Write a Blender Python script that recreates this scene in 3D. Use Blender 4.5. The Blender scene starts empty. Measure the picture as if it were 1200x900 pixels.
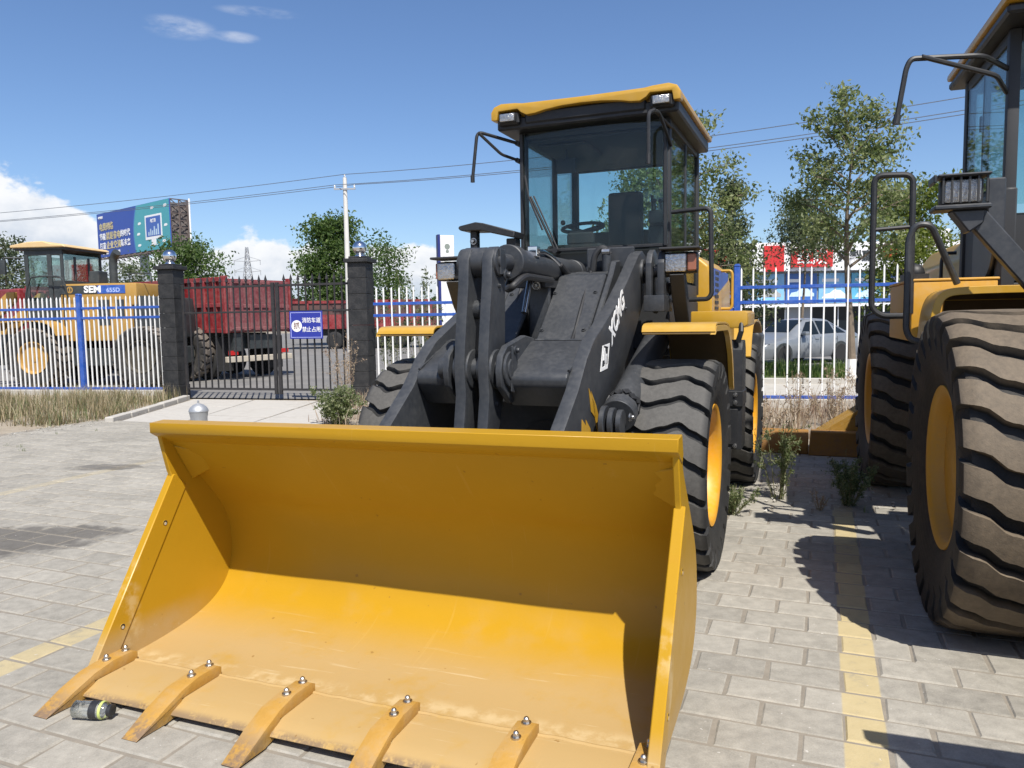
import bpy, bmesh, math, random
import numpy as np
from math import sin, cos, pi, radians as rad
from mathutils import Vector, Matrix, Euler
random.seed(7)
S = bpy.context.scene
COL = S.collection

# ------------------------------------------------------------------ camera
PITCH, ROLL, CAM_H = rad(4.9), rad(0.9), 1.57
fw = Vector((0, cos(PITCH), -sin(PITCH))); rt = Vector((1, 0, 0)); up = rt.cross(fw)
r2 = rt*cos(ROLL) - up*sin(ROLL); u2 = up*cos(ROLL) + rt*sin(ROLL)
cd = bpy.data.cameras.new('camera'); cam = bpy.data.objects.new('camera', cd); COL.objects.link(cam)
cam.matrix_world = Matrix(((r2.x, u2.x, -fw.x, 0), (r2.y, u2.y, -fw.y, 0), (r2.z, u2.z, -fw.z, CAM_H), (0, 0, 0, 1)))
cd.sensor_width = 36; cd.lens = 27.0; cd.clip_start = 0.05; cd.clip_end = 6000
S.camera = cam
S.view_settings.view_transform = 'Standard'; S.view_settings.look = 'None'
S.view_settings.gamma = 1; S.view_settings.use_curve_mapping = False
S.view_settings.exposure = 0.42
S.cycles.max_bounces = 8; S.cycles.transparent_max_bounces = 16
S.cycles.use_denoising = True

# ------------------------------------------------------------------ sun + sky
SUN = Vector((0.202, -0.675, 1.0)).normalized()
sl = bpy.data.lights.new('sun', 'SUN'); so = bpy.data.objects.new('sun', sl); COL.objects.link(so)
sl.energy = 5.0; sl.angle = rad(0.53); sl.color = (1.0, 0.955, 0.88)
so.rotation_euler = (-SUN).to_track_quat('-Z', 'Y').to_euler()

def nd(t, typ, **kw):
    n = t.nodes.new(typ)
    for k, v in kw.items():
        if k[0] == 'i' and k[1:].isdigit(): n.inputs[int(k[1:])].default_value = v
        else: setattr(n, k, v)
    return n
def mth(t, op, a, b=None, c=None, clamp=False):
    n = t.nodes.new('ShaderNodeMath'); n.operation = op; n.use_clamp = clamp
    for i, v in enumerate((a, b, c)):
        if v is None: continue
        if isinstance(v, (int, float)): n.inputs[i].default_value = v
        else: t.links.new(v, n.inputs[i])
    return n.outputs[0]
def mixc(t, f, a, b, blend='MIX'):
    n = t.nodes.new('ShaderNodeMix'); n.data_type = 'RGBA'; n.blend_type = blend
    for i, v in ((0, f), (6, a), (7, b)):
        if isinstance(v, (int, float)): n.inputs[i].default_value = v
        elif isinstance(v, tuple): n.inputs[i].default_value = v if len(v) == 4 else (*v, 1)
        else: t.links.new(v, n.inputs[i])
    return n.outputs[2]
def smooth(t, v, a, b):
    n = t.nodes.new('ShaderNodeMapRange'); n.interpolation_type = 'SMOOTHSTEP'
    t.links.new(v, n.inputs[0]); n.inputs[1].default_value = a; n.inputs[2].default_value = b
    return n.outputs[0]
def noise(t, vec, scale, detail=3, rough=0.5, w=None):
    n = t.nodes.new('ShaderNodeTexNoise'); n.inputs['Scale'].default_value = scale
    n.inputs['Detail'].default_value = detail; n.inputs['Roughness'].default_value = rough
    if vec is not None: t.links.new(vec, n.inputs['Vector'])
    return n.outputs[0]

W = bpy.data.worlds.new('World'); S.world = W; W.use_nodes = True
t = W.node_tree; t.nodes.clear()
sky = nd(t, 'ShaderNodeTexSky', sky_type='NISHITA', sun_disc=False)
sky.sun_elevation = math.asin(SUN.z); sky.sun_rotation = math.atan2(SUN.x, SUN.y)
sky.air_density = 0.95; sky.dust_density = 1.5; sky.ozone_density = 3.6; sky.altitude = 600
bg = nd(t, 'ShaderNodeBackground'); bg.inputs[1].default_value = 0.113
tc = nd(t, 'ShaderNodeTexCoord'); sx = nd(t, 'ShaderNodeSeparateXYZ'); t.links.new(tc.outputs['Generated'], sx.inputs[0])
X, Y, Z = sx.outputs
az = mth(t, 'ARCTAN2', X, Y); el = mth(t, 'ARCSINE', Z)
DIR = tc.outputs['Generated']
# cloud-top elevation by azimuth (degrees), goes on round the whole horizon
pts = [(-180, 4.5), (-120, 6), (-70, 7), (-48, 8.2), (-36, 9.9), (-33.7, 9.6), (-31.5, 9.0), (-29.5, 8.3), (-27, 6.3), (-24.5, 5.2), (-23, 5.3), (-21, 5.7),
       (-19.5, 6.1), (-17.7, 6.4), (-16, 6.2), (-14, 5.2), (-12, 4.6), (-10, 5.5), (-7.8, 6.1), (-5.4, 5.6), (-3, 3.2), (2, 0.6), (12, 0.8), (22, 1.2), (34, 1.5), (60, 4), (120, 5), (180, 4.5)]
cr = nd(t, 'ShaderNodeValToRGB'); cr.color_ramp.interpolation = 'LINEAR'
e = cr.color_ramp.elements
while len(e) > 1: e.remove(e[-1])
for i, (a, h) in enumerate(pts):
    p = (a+180)/360
    q = e[0] if i == 0 else e.new(p)
    q.position = p; q.color = (h/10,)*3 + (1,)
t.links.new(mth(t, 'MULTIPLY_ADD', az, 1/(2*pi), 0.5), cr.inputs[0])
top = mth(t, 'MULTIPLY', cr.outputs[0], rad(10))
mp = nd(t, 'ShaderNodeMapping'); mp.inputs['Scale'].default_value = (1, 1, 1.5); t.links.new(DIR, mp.inputs[0])
n1 = noise(t, mp.outputs[0], 17, 6, 0.55); n2 = noise(t, mp.outputs[0], 60, 4, 0.6)
puff = mth(t, 'ADD', mth(t, 'MULTIPLY', mth(t, 'SUBTRACT', n1, 0.5), 0.075), mth(t, 'MULTIPLY', mth(t, 'SUBTRACT', n2, 0.5), 0.018))
edge = mth(t, 'SUBTRACT', mth(t, 'ADD', top, puff), el)
cmask = smooth(t, edge, 0.0, 0.012)
n3 = noise(t, mp.outputs[0], 30, 5, 0.6)
lit = smooth(t, mth(t, 'ADD', mth(t, 'MULTIPLY', edge, -9.0), mth(t, 'MULTIPLY', n3, 1.3)), -0.45, 0.75)
ccol = mixc(t, lit, (0.52, 0.60, 0.72), (0.93, 0.94, 0.96))
cmask = mth(t, 'MULTIPLY', cmask, mth(t, 'ADD', 0.45, mth(t, 'MULTIPLY', smooth(t, el, 0.0, 0.055), 0.53)))
# thin high wisps
mp2 = nd(t, 'ShaderNodeMapping'); mp2.inputs['Scale'].default_value = (1, 1, 3.2); mp2.inputs['Rotation'].default_value = (0, rad(-7), 0); t.links.new(DIR, mp2.inputs[0])
n4 = noise(t, mp2.outputs[0], 16, 6, 0.62)
def blob(a0, e0, ra, re, s):
    da = mth(t, 'DIVIDE', mth(t, 'SUBTRACT', az, rad(a0)), rad(ra)); de = mth(t, 'DIVIDE', mth(t, 'SUBTRACT', el, rad(e0)), rad(re))
    d = mth(t, 'ADD', mth(t, 'MULTIPLY', da, da), mth(t, 'MULTIPLY', de, de))
    return mth(t, 'MULTIPLY', smooth(t, d, 1.0, 0.0), s)
w = mth(t, 'ADD', mth(t, 'ADD', blob(-22.4, 18.9, 2.8, 0.8, 1.0), blob(-18.8, 18.7, 1.8, 0.42, 0.85)), blob(-17.2, 20.3, 3.2, 0.4, 0.7))
wm = mth(t, 'MULTIPLY', mth(t, 'MULTIPLY', w, smooth(t, n4, 0.34, 0.72)), 0.45)
mask = mth(t, 'MAXIMUM', cmask, wm, clamp=True)
cmix = mixc(t, wm, ccol, (0.80, 0.87, 0.96))
bg2 = nd(t, 'ShaderNodeBackground'); t.links.new(ccol, bg2.inputs[0]); bg2.inputs[1].default_value = 0.80
hs = nd(t, 'ShaderNodeHueSaturation'); hs.inputs['Saturation'].default_value = 1.09; hs.inputs['Hue'].default_value = 0.504; t.links.new(sky.outputs[0], hs.inputs['Color'])
t.links.new(hs.outputs[0], bg.inputs[0])
ms = nd(t, 'ShaderNodeMixShader'); t.links.new(mask, ms.inputs[0]); t.links.new(bg.outputs[0], ms.inputs[1]); t.links.new(bg2.outputs[0], ms.inputs[2])
wo = nd(t, 'ShaderNodeOutputWorld'); t.links.new(ms.outputs[0], wo.inputs[0])

# ------------------------------------------------------------------ materials
MATS = {}
def new_mat(name):
    m = bpy.data.materials.new(name); m.use_nodes = True; t = m.node_tree
    return m, t, t.nodes['Principled BSDF']
def mat(name, col, rough=0.5, metal=0.0, var=0.12, scale=6.0, bump=0.0, bscale=60.0, dust=0.0, dcol=(0.42, 0.36, 0.27), coat=0.0, spec=0.5, coords='Object', inst=0.0, updust=0.0):
    """painted / plain surface: base colour broken up by two noises, wear in roughness, optional dust and relief"""
    m, t, b = new_mat(name)
    tc = nd(t, 'ShaderNodeTexCoord'); v = tc.outputs[coords]
    na = noise(t, v, scale, 4, 0.6); nb = noise(t, v, scale*7.3, 3, 0.6)
    f = mth(t, 'ADD', mth(t, 'MULTIPLY', na, 0.65), mth(t, 'MULTIPLY', nb, 0.35))
    f = mth(t, 'MULTIPLY', mth(t, 'SUBTRACT', f, 0.5), 4.0)
    val = mth(t, 'MULTIPLY_ADD', f, var, 1.0)
    if inst:
        oi = nd(t, 'ShaderNodeObjectInfo')
        val = mth(t, 'MULTIPLY', val, mth(t, 'MULTIPLY_ADD', oi.outputs['Random'], inst, 1-inst/2))
    h = nd(t, 'ShaderNodeHueSaturation'); h.inputs['Color'].default_value = (*col, 1); t.links.new(val, h.inputs['Value'])
    c = h.outputs[0]
    if dust or updust:
        d = smooth(t, mth(t, 'ADD', mth(t, 'MULTIPLY', na, 0.6), mth(t, 'MULTIPLY', nb, 0.5)), 0.42, 0.75)
        d = mth(t, 'MULTIPLY', d, dust)
        if updust:
            g = nd(t, 'ShaderNodeNewGeometry'); s3 = nd(t, 'ShaderNodeSeparateXYZ'); t.links.new(g.outputs['Normal'], s3.inputs[0])
            d = mth(t, 'ADD', d, mth(t, 'MULTIPLY', mth(t, 'MULTIPLY', smooth(t, s3.outputs[2], 0.25, 0.95), mth(t, 'ADD', nb, 0.25)), updust), clamp=True)
        c = mixc(t, d, c, dcol)
        t.links.new(mth(t, 'MULTIPLY_ADD', d, 0.9-rough, rough), b.inputs['Roughness'])
    else:
        t.links.new(mth(t, 'MULTIPLY_ADD', nb, 0.25*rough, rough*0.88), b.inputs['Roughness'])
    t.links.new(c, b.inputs['Base Color'])
    b.inputs['Metallic'].default_value = metal; b.inputs['Specular IOR Level'].default_value = spec
    b.inputs['Coat Weight'].default_value = coat; b.inputs['Coat Roughness'].default_value = 0.12
    if bump:
        bn = nd(t, 'ShaderNodeBump'); bn.inputs['Strength'].default_value = bump; bn.inputs['Distance'].default_value = 0.01
        t.links.new(noise(t, v, bscale, 5, 0.65), bn.inputs['Height']); t.links.new(bn.outputs[0], b.inputs['Normal'])
    MATS[name] = m
    return m
def glass(name, tint, alpha_tint=1.0, rough=0.02, refl=1.0, dirt=0.05):
    m, t, b = new_mat(name); t.nodes.remove(b)
    o = t.nodes['Material Output']
    tr = nd(t, 'ShaderNodeBsdfTransparent', i0=(*tint, 1)); gl = nd(t, 'ShaderNodeBsdfGlossy'); gl.inputs['Roughness'].default_value = rough
    fr = nd(t, 'ShaderNodeFresnel'); fr.inputs[0].default_value = 1.52
    mx = nd(t, 'ShaderNodeMixShader'); t.links.new(mth(t, 'MULTIPLY_ADD', fr.outputs[0], refl, 0.012, clamp=True), mx.inputs[0])
    t.links.new(tr.outputs[0], mx.inputs[1]); t.links.new(gl.outputs[0], mx.inputs[2])
    df = nd(t, 'ShaderNodeBsdfDiffuse', i0=(0.5, 0.5, 0.45, 1)); m2 = nd(t, 'ShaderNodeMixShader')
    tc = nd(t, 'ShaderNodeTexCoord')
    t.links.new(mth(t, 'MULTIPLY', smooth(t, noise(t, tc.outputs['Object'], 5, 5, 0.7), 0.35, 0.8), dirt*2), m2.inputs[0])
    t.links.new(mx.outputs[0], m2.inputs[1]); t.links.new(df.outputs[0], m2.inputs[2])
    t.links.new(m2.outputs[0], o.inputs[0]); MATS[name] = m
    return m

YEL = (0.48, 0.268, 0.018)
M_yel = mat('yellow_paint', YEL, 0.38, var=0.05, scale=2.5, coat=0.25, dust=0.10, updust=0.10)
M_yelold = mat('faded_yellow_paint', (0.30, 0.165, 0.02), 0.55, var=0.14, scale=4, dust=0.35, dcol=(0.30, 0.22, 0.12))
M_yeld = mat('dusty_yellow_paint', (0.60, 0.30, 0.02), 0.5, var=0.08, scale=3, dust=0.25, updust=0.15)
M_rim = mat('yellow_rim_paint', (0.64, 0.30, 0.012), 0.42, var=0.08, scale=5, dust=0.18)
M_grey = mat('charcoal_paint', (0.029, 0.032, 0.037), 0.42, var=0.14, scale=5, dust=0.12, dcol=(0.16, 0.155, 0.145), updust=0.10)
M_black = mat('black_paint', (0.014, 0.015, 0.017), 0.5, var=0.15, scale=8, dust=0.10, dcol=(0.12, 0.11, 0.10))
M_plast = mat('black_plastic', (0.022, 0.023, 0.025), 0.6, var=0.1, scale=10, bump=0.05)
M_seat = mat('seat_cloth', (0.045, 0.047, 0.05), 0.85, var=0.15, scale=9, bump=0.15, bscale=200)
M_steel = mat('bare_steel', (0.55, 0.54, 0.52), 0.32, metal=1.0, var=0.15, scale=20, dust=0.2, dcol=(0.25, 0.2, 0.15))
M_chrome = mat('chrome', (0.75, 0.75, 0.76), 0.10, metal=1.0, var=0.05)
M_hose = mat('rubber_hose', (0.02, 0.02, 0.021), 0.55, var=0.2, scale=30)
def tooth_mat():
    m, t, b = new_mat('worn_tooth_paint'); tc = nd(t, 'ShaderNodeTexCoord'); v = tc.outputs['Object']; s3 = nd(t, 'ShaderNodeSeparateXYZ'); t.links.new(v, s3.inputs[0])
    na = noise(t, v, 10, 5, 0.65); nb = noise(t, v, 60, 4, 0.65)
    c = mixc(t, na, (0.36, 0.19, 0.03), (0.47, 0.27, 0.06)); c = mixc(t, mth(t, 'MULTIPLY', smooth(t, na, 0.42, 0.66), 0.5), c, (0.37, 0.25, 0.12))
    tip = mth(t, 'MULTIPLY', smooth(t, s3.outputs[1], -2.66, -2.81), smooth(t, mth(t, 'ADD', na, mth(t, 'MULTIPLY', nb, 0.5)), 0.62, 0.86)); c = mixc(t, tip, c, (0.19, 0.125, 0.075))
    ck = smooth(t, nb, 0.66, 0.72); c = mixc(t, mth(t, 'MULTIPLY', ck, 0.5), c, (0.15, 0.085, 0.03))
    t.links.new(c, b.inputs['Base Color']); b.inputs['Roughness'].default_value = 0.6
    bn = nd(t, 'ShaderNodeBump'); bn.inputs['Strength'].default_value = 0.35; bn.inputs['Distance'].default_value = 0.006; t.links.new(mth(t, 'ADD', na, nb), bn.inputs['Height']); t.links.new(bn.outputs[0], b.inputs['Normal'])
    return m
M_tooth = tooth_mat()
M_white = mat('white_paint', (0.78, 0.78, 0.76), 0.5, var=0.06, scale=5, dust=0.12)
M_wletter = mat('white_lettering', (0.80, 0.80, 0.79), 0.5, var=0.05)
M_blue = mat('blue_paint', (0.012, 0.075, 0.36), 0.42, var=0.12, scale=4, dust=0.15, dcol=(0.35, 0.36, 0.38))
M_pillar = mat('black_pillar_stone', (0.013, 0.0135, 0.0145), 0.6, var=0.35, scale=7, bump=0.3, bscale=25, dust=0.16, dcol=(0.14, 0.13, 0.12))
M_iron = mat('black_iron', (0.020, 0.019, 0.020), 0.55, var=0.2, scale=9, dust=0.15, dcol=(0.12, 0.10, 0.09))
M_red = mat('red_truck_paint', (0.20, 0.012, 0.016), 0.5, var=0.15, scale=1.5, dust=0.25, dcol=(0.42, 0.24, 0.21))
M_reddust = mat('dusty_red_paint', (0.17, 0.035, 0.042), 0.65, var=0.2, scale=1.8, dust=0.6, dcol=(0.25, 0.14, 0.13))
M_conc = mat('concrete', (0.46, 0.435, 0.39), 0.9, var=0.26, scale=0.9, bump=0.35, bscale=25, dust=0.55, dcol=(0.25, 0.23, 0.20))
M_plinth = mat('pale_plinth', (0.42, 0.40, 0.36), 0.9, var=0.12, scale=4, bump=0.2, bscale=40, dust=0.35, dcol=(0.38, 0.34, 0.28))
M_asph = mat('asphalt', (0.155, 0.150, 0.143), 0.9, var=0.12, scale=0.8, bump=0.2, bscale=80, dust=0.35, dcol=(0.27, 0.25, 0.22))
M_dirt = mat('dry_soil', (0.27, 0.225, 0.165), 0.95, var=0.2, scale=1.6, bump=0.6, bscale=18, dust=0.3, dcol=(0.38, 0.34, 0.27))
M_sand = mat('joint_sand', (0.225, 0.198, 0.160), 0.95, var=0.2, scale=8, bump=0.4, bscale=50)
M_silver = mat('silver_car_paint', (0.22, 0.24, 0.265), 0.32, metal=0.3, var=0.03, coat=0.6, dust=0.15, dcol=(0.4, 0.38, 0.35))
M_rubber_car = mat('car_rubber', (0.018, 0.018, 0.018), 0.8, var=0.2)
M_darkwin = mat('dark_glazing', (0.010, 0.015, 0.020), 0.12, var=0.1, spec=0.25)
M_bark = mat('bark', (0.16, 0.125, 0.09), 0.9, var=0.3, scale=9, bump=0.5, bscale=30)
M_limewash = mat('limewashed_bark', (0.68, 0.67, 0.63), 0.9, var=0.1, scale=8, bump=0.3)
M_galv = mat('galvanised_steel', (0.42, 0.43, 0.44), 0.5, metal=0.6, var=0.15, scale=6)
M_cpole = mat('concrete_pole', (0.60, 0.58, 0.54), 0.85, var=0.1, scale=3)
M_wire = mat('wire', (0.10, 0.11, 0.13), 0.5)
M_amber = mat('amber_lens', (0.26, 0.10, 0.06), 0.25)
M_redlens = mat('red_lens', (0.45, 0.02, 0.02), 0.2)
M_lens = mat('lamp_reflector', (0.52, 0.50, 0.47), 0.18, metal=0.9, var=0.45, scale=45, bump=0.6, bscale=70)
G_cab = glass('tinted_cab_glass', (0.80, 0.90, 0.88), refl=0.6, dirt=0.012)
G_clear = glass('clear_lens_glass', (0.92, 0.93, 0.93), refl=1.2, dirt=0.05)
G_bottle = glass('bottle_plastic', (0.90, 0.92, 0.93), refl=1.5, rough=0.10, dirt=0.25)

M_undershade = mat('fender_shade_brown', (0.085, 0.050, 0.014), 0.8, var=0.2, scale=5, dust=0.3, dcol=(0.07, 0.055, 0.04))  # dark brown painted in for the deep shade inside the fenders
# rubber whose worn crown picks up dust: radius from the axle (object x axis) drives it
def rubber(name, R, base, dcol, amount, r0, r1):
    m, t, b = new_mat(name)
    tc = nd(t, 'ShaderNodeTexCoord'); s3 = nd(t, 'ShaderNodeSeparateXYZ'); t.links.new(tc.outputs['Object'], s3.inputs[0])
    r = mth(t, 'SQRT', mth(t, 'ADD', mth(t, 'MULTIPLY', s3.outputs[1], s3.outputs[1]), mth(t, 'MULTIPLY', s3.outputs[2], s3.outputs[2])))
    na = noise(t, tc.outputs['Object'], 5, 5, 0.65); nb = noise(t, tc.outputs['Object'], 40, 4, 0.65)
    d = mth(t, 'MULTIPLY', smooth(t, r, R*r0, R*r1), mth(t, 'MULTIPLY_ADD', mth(t, 'ADD', na, nb), 0.7, 0.15), clamp=True)
    d = mth(t, 'MULTIPLY', d, amount)
    side = mth(t, 'MULTIPLY', smooth(t, na, 0.45, 0.75), 0.22*amount)
    c = mixc(t, mth(t, 'MAXIMUM', d, side), mixc(t, nb, tuple(x*0.7 for x in base), tuple(x*1.3 for x in base)), dcol)
    t.links.new(c, b.inputs['Base Color']); b.inputs['Roughness'].default_value = 0.72; b.inputs['Specular IOR Level'].default_value = 0.35
    bn = nd(t, 'ShaderNodeBump'); bn.inputs['Strength'].default_value = 0.25; bn.inputs['Distance'].default_value = 0.006
    rings = mth(t, 'MULTIPLY', mth(t, 'SINE', mth(t, 'MULTIPLY', r, 260.0/R*0.66)), smooth(t, r, R*0.86, R*0.80))
    grit = mth(t, 'MULTIPLY', noise(t, tc.outputs['Object'], 160, 3, 0.7), 0.5)
    t.links.new(mth(t, 'ADD', mth(t, 'ADD', nb, grit), mth(t, 'MULTIPLY', rings, 0.22)), bn.inputs['Height']); t.links.new(bn.outputs[0], b.inputs['Normal'])
    return m
M_rub = rubber('new_tyre_rubber', 0.66, (0.022, 0.022, 0.022), (0.15, 0.142, 0.128), 0.62, 0.955, 1.0)
M_rubd = rubber('dusty_tyre_rubber', 0.79, (0.021, 0.020, 0.019), (0.155, 0.120, 0.082), 0.95, 0.955, 0.995)

# ------------------------------------------------------------------ helpers
def link(o, parent=None, loc=None, rot=None):
    COL.objects.link(o)
    if parent is not None: o.parent = parent
    if loc is not None: o.location = loc
    if rot is not None: o.rotation_euler = rot
    return o
def empty(name, parent=None, loc=(0, 0, 0), rot=(0, 0, 0)):
    o = bpy.data.objects.new(name, None); o.empty_display_size = 0.2
    return link(o, parent, loc, rot)
def tag(o, label=None, cat=None, group=None, kind=None):
    if label: o['label'] = label
    if cat: o['category'] = cat
    if group: o['group'] = group
    if kind: o['kind'] = kind
    return o
def kids(o): return [c for c in bpy.data.objects if c.parent == o]
def copy_tree(o, parent=None, loc=None, rot=None):
    c = o.copy(); COL.objects.link(c); c.parent = parent if parent is not None else None
    if loc is not None: c.location = loc
    if rot is not None: c.rotation_euler = rot
    for ch in list(o.children): copy_tree(ch, c)
    return c

class MB:
    """collects faces, then links them as one mesh object"""
    def __init__(s): s.v = []; s.f = []; s.m = []
    def add(s, vs, fs, m=0):
        o = len(s.v); s.v += [tuple(p) for p in vs]; s.f += [[i+o for i in f] for f in fs]; s.m += [m]*len(fs); return s
    def box(s, x0, x1, y0, y1, z0, z1, m=0, M=None):
        vs = [Vector((x, y, z)) for z in (z0, z1) for x, y in ((x0, y0), (x1, y0), (x1, y1), (x0, y1))]
        if M is not None: vs = [M @ v for v in vs]
        return s.add(vs, [(3, 2, 1, 0), (4, 5, 6, 7), (0, 1, 5, 4), (1, 2, 6, 5), (2, 3, 7, 6), (3, 0, 4, 7)], m)
    def prism(s, poly, axis, a0, a1, m=0):
        """polygon in the two other axes (cyclic order) extruded along axis from a0 to a1"""
        n = len(poly)
        ar = sum(poly[i][0]*poly[(i+1) % n][1]-poly[(i+1) % n][0]*poly[i][1] for i in range(n))
        if ar < 0: poly = poly[::-1]
        def P(p, a): return {'x': (a, p[0], p[1]), 'y': (p[0], a, p[1]), 'z': (p[0], p[1], a)}[axis]
        vs = [P(p, a0) for p in poly]+[P(p, a1) for p in poly]
        fs = [tuple(range(n-1, -1, -1)), tuple(range(n, 2*n))]+[(i, (i+1) % n, n+(i+1) % n, n+i) for i in range(n)]
        if axis == 'y': fs = [f[::-1] for f in fs]
        return s.add(vs, fs, m)
    def cyl(s, p0, p1, r0, r1=None, n=16, m=0, caps=True):
        p0, p1 = Vector(p0), Vector(p1); r1 = r0 if r1 is None else r1
        d = (p1-p0).normalized(); a = d.orthogonal().normalized(); b = d.cross(a)
        vs = [p0+(a*cos(2*pi*i/n)+b*sin(2*pi*i/n))*r0 for i in range(n)]+[p1+(a*cos(2*pi*i/n)+b*sin(2*pi*i/n))*r1 for i in range(n)]
        fs = [(i, (i+1) % n, n+(i+1) % n, n+i) for i in range(n)]
        if caps: fs += [tuple(range(n-1, -1, -1)), tuple(range(n, 2*n))]
        return s.add(vs, fs, m)
    def tube(s, pts, r, n=8, m=0, rend=None, fillet=0):
        pts = [Vector(p) for p in pts]
        if fillet:
            q = [pts[0]]
            for i in range(1, len(pts)-1):
                a = (pts[i-1]-pts[i]); b = (pts[i+1]-pts[i]); k = min(fillet, a.length*0.48, b.length*0.48)
                A = pts[i]+a.normalized()*k; B = pts[i]+b.normalized()*k
                for j in range(6):
                    u = j/5; q.append(A*(1-u)**2+pts[i]*2*u*(1-u)+B*u*u)
            q.append(pts[-1]); pts = q
        rr = [r]*len(pts) if rend is None else [r+(rend-r)*i/(len(pts)-1) for i in range(len(pts))]
        vs = []; ref = None
        for i, p in enumerate(pts):
            d = (pts[min(i+1, len(pts)-1)]-pts[max(i-1, 0)]).normalized()
            a = d.orthogonal().normalized() if ref is None else (ref-d*ref.dot(d)).normalized()
            ref = a; b = d.cross(a)
            vs += [p+(a*cos(2*pi*k/n)+b*sin(2*pi*k/n))*rr[i] for k in range(n)]
        fs = [(i*n+k, i*n+(k+1) % n, (i+1)*n+(k+1) % n, (i+1)*n+k) for i in range(len(pts)-1) for k in range(n)]
        fs += [tuple(range(n-1, -1, -1)), tuple(range((len(pts)-1)*n, len(pts)*n))]
        return s.add(vs, fs, m)
    def lathe(s, prof, axis='z', c=(0, 0, 0), n=24, m=0, closed=False):
        """prof: (a, r) along the axis"""
        c = Vector(c); vs = []
        for a, r in prof:
            for k in range(n):
                u, w = r*cos(2*pi*k/n), r*sin(2*pi*k/n)
                vs.append(c+Vector({'z': (u, w, a), 'x': (a, u, w), 'y': (w, a, u)}[axis]))
        L = len(prof); fs = []
        for i in range(L if closed else L-1):
            j = (i+1) % L
            fs += [(i*n+k, i*n+(k+1) % n, j*n+(k+1) % n, j*n+k) for k in range(n)]
        if not closed:
            fs += [tuple(range(n-1, -1, -1)), tuple(range((L-1)*n, L*n))]
        return s.add(vs, fs, m)
    def ball(s, c, r, n=16, m=0):
        k = n//2
        return s.lathe([(-r*cos(pi*i/k), max(r*sin(pi*i/k), r*0.01)) for i in range(k+1)], 'z', c, n, m)
    def bolt(s, p, d, r=0.016, h=0.014, m=0):
        p = Vector(p); d = Vector(d).normalized()
        s.cyl(p-d*0.004, p+d*h*0.35, r*1.55, n=12, m=m); return s.cyl(p+d*h*0.35, p+d*(h*1.3), r, r*0.9, n=6, m=m)
    def sheet(s, pts, th, m=0):
        """closed polygon of 3-D points thickened along its normal"""
        pts = [Vector(p) for p in pts]; n = len(pts)
        nr = Vector((0, 0, 0))
        for i in range(n):
            a, b = pts[i], pts[(i+1) % n]
            nr += Vector(((a.y-b.y)*(a.z+b.z), (a.z-b.z)*(a.x+b.x), (a.x-b.x)*(a.y+b.y)))
        nr.normalize()
        vs = [p-nr*th/2 for p in pts]+[p+nr*th/2 for p in pts]
        fs = [tuple(range(n-1, -1, -1)), tuple(range(n, 2*n))]+[(i, (i+1) % n, n+(i+1) % n, n+i) for i in range(n)]
        return s.add(vs, fs, m)
    def strip(s, poly, axis, a0, a1, th, m=0):
        """open polyline in the other two axes, thickened by th and extruded along axis"""
        P = [Vector(p) for p in poly]; n = len(P); off = []
        for i in range(n):
            d = (P[min(i+1, n-1)]-P[max(i-1, 0)]).normalized(); off.append(Vector((-d.y, d.x))*th)
        return s.prism([tuple(p) for p in P]+[tuple(P[i]+off[i]) for i in range(n-1, -1, -1)], axis, a0, a1, m)
    def mesh(s, name, mats, bevel=0.0, sharp=35, seg=1):
        me = bpy.data.meshes.new(name); me.from_pydata(s.v, [], s.f)
        for mm in (mats if isinstance(mats, (list, tuple)) else [mats]): me.materials.append(mm)
        me.polygons.foreach_set('material_index', s.m)
        if bevel:
            bm = bmesh.new(); bm.from_mesh(me)
            ed = [e for e in bm.edges if len(e.link_faces) == 2 and e.calc_face_angle(0) > rad(32)]
            bmesh.ops.bevel(bm, geom=ed, offset=bevel, segments=seg, affect='EDGES', profile=0.6, clamp_overlap=True)
            bm.to_mesh(me); bm.free()
        me.polygons.foreach_set('use_smooth', [True]*len(me.polygons)); me.set_sharp_from_angle(angle=rad(sharp))
        me.update(); return me
    def build(s, name, mats, parent=None, loc=None, rot=None, bevel=0.0, sharp=35, seg=1):
        return link(bpy.data.objects.new(name, s.mesh(name, mats, bevel, sharp, seg)), parent, loc, rot)

def text(body, size, m, name='lettering', parent=None, M=None, th=0.002, shear=0.0, ax='CENTER', sx=1.0, bold=0.0):
    c = bpy.data.curves.new(name, 'FONT'); c.body = body; c.size = size; c.align_x = ax; c.align_y = 'CENTER'
    c.extrude = th; c.shear = shear; c.offset = bold; c.resolution_u = 3; c.materials.append(m)
    tmp = bpy.data.objects.new('tmp', c); COL.objects.link(tmp)
    me = bpy.data.meshes.new_from_object(tmp); bpy.data.objects.remove(tmp)
    o = link(bpy.data.objects.new(name, me), parent)
    if M is not None: o.matrix_local = M @ Matrix.Diagonal((sx, 1, 1, 1))
    return o
def frame(o, xdir, ydir):
    """matrix whose x and y axes run along xdir and ydir"""
    x = Vector(xdir).normalized(); z = x.cross(Vector(ydir)).normalized(); y = z.cross(x)
    return Matrix(((x.x, y.x, z.x, o[0]), (x.y, y.y, z.y, o[1]), (x.z, y.z, z.z, o[2]), (0, 0, 0, 1)))

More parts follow.
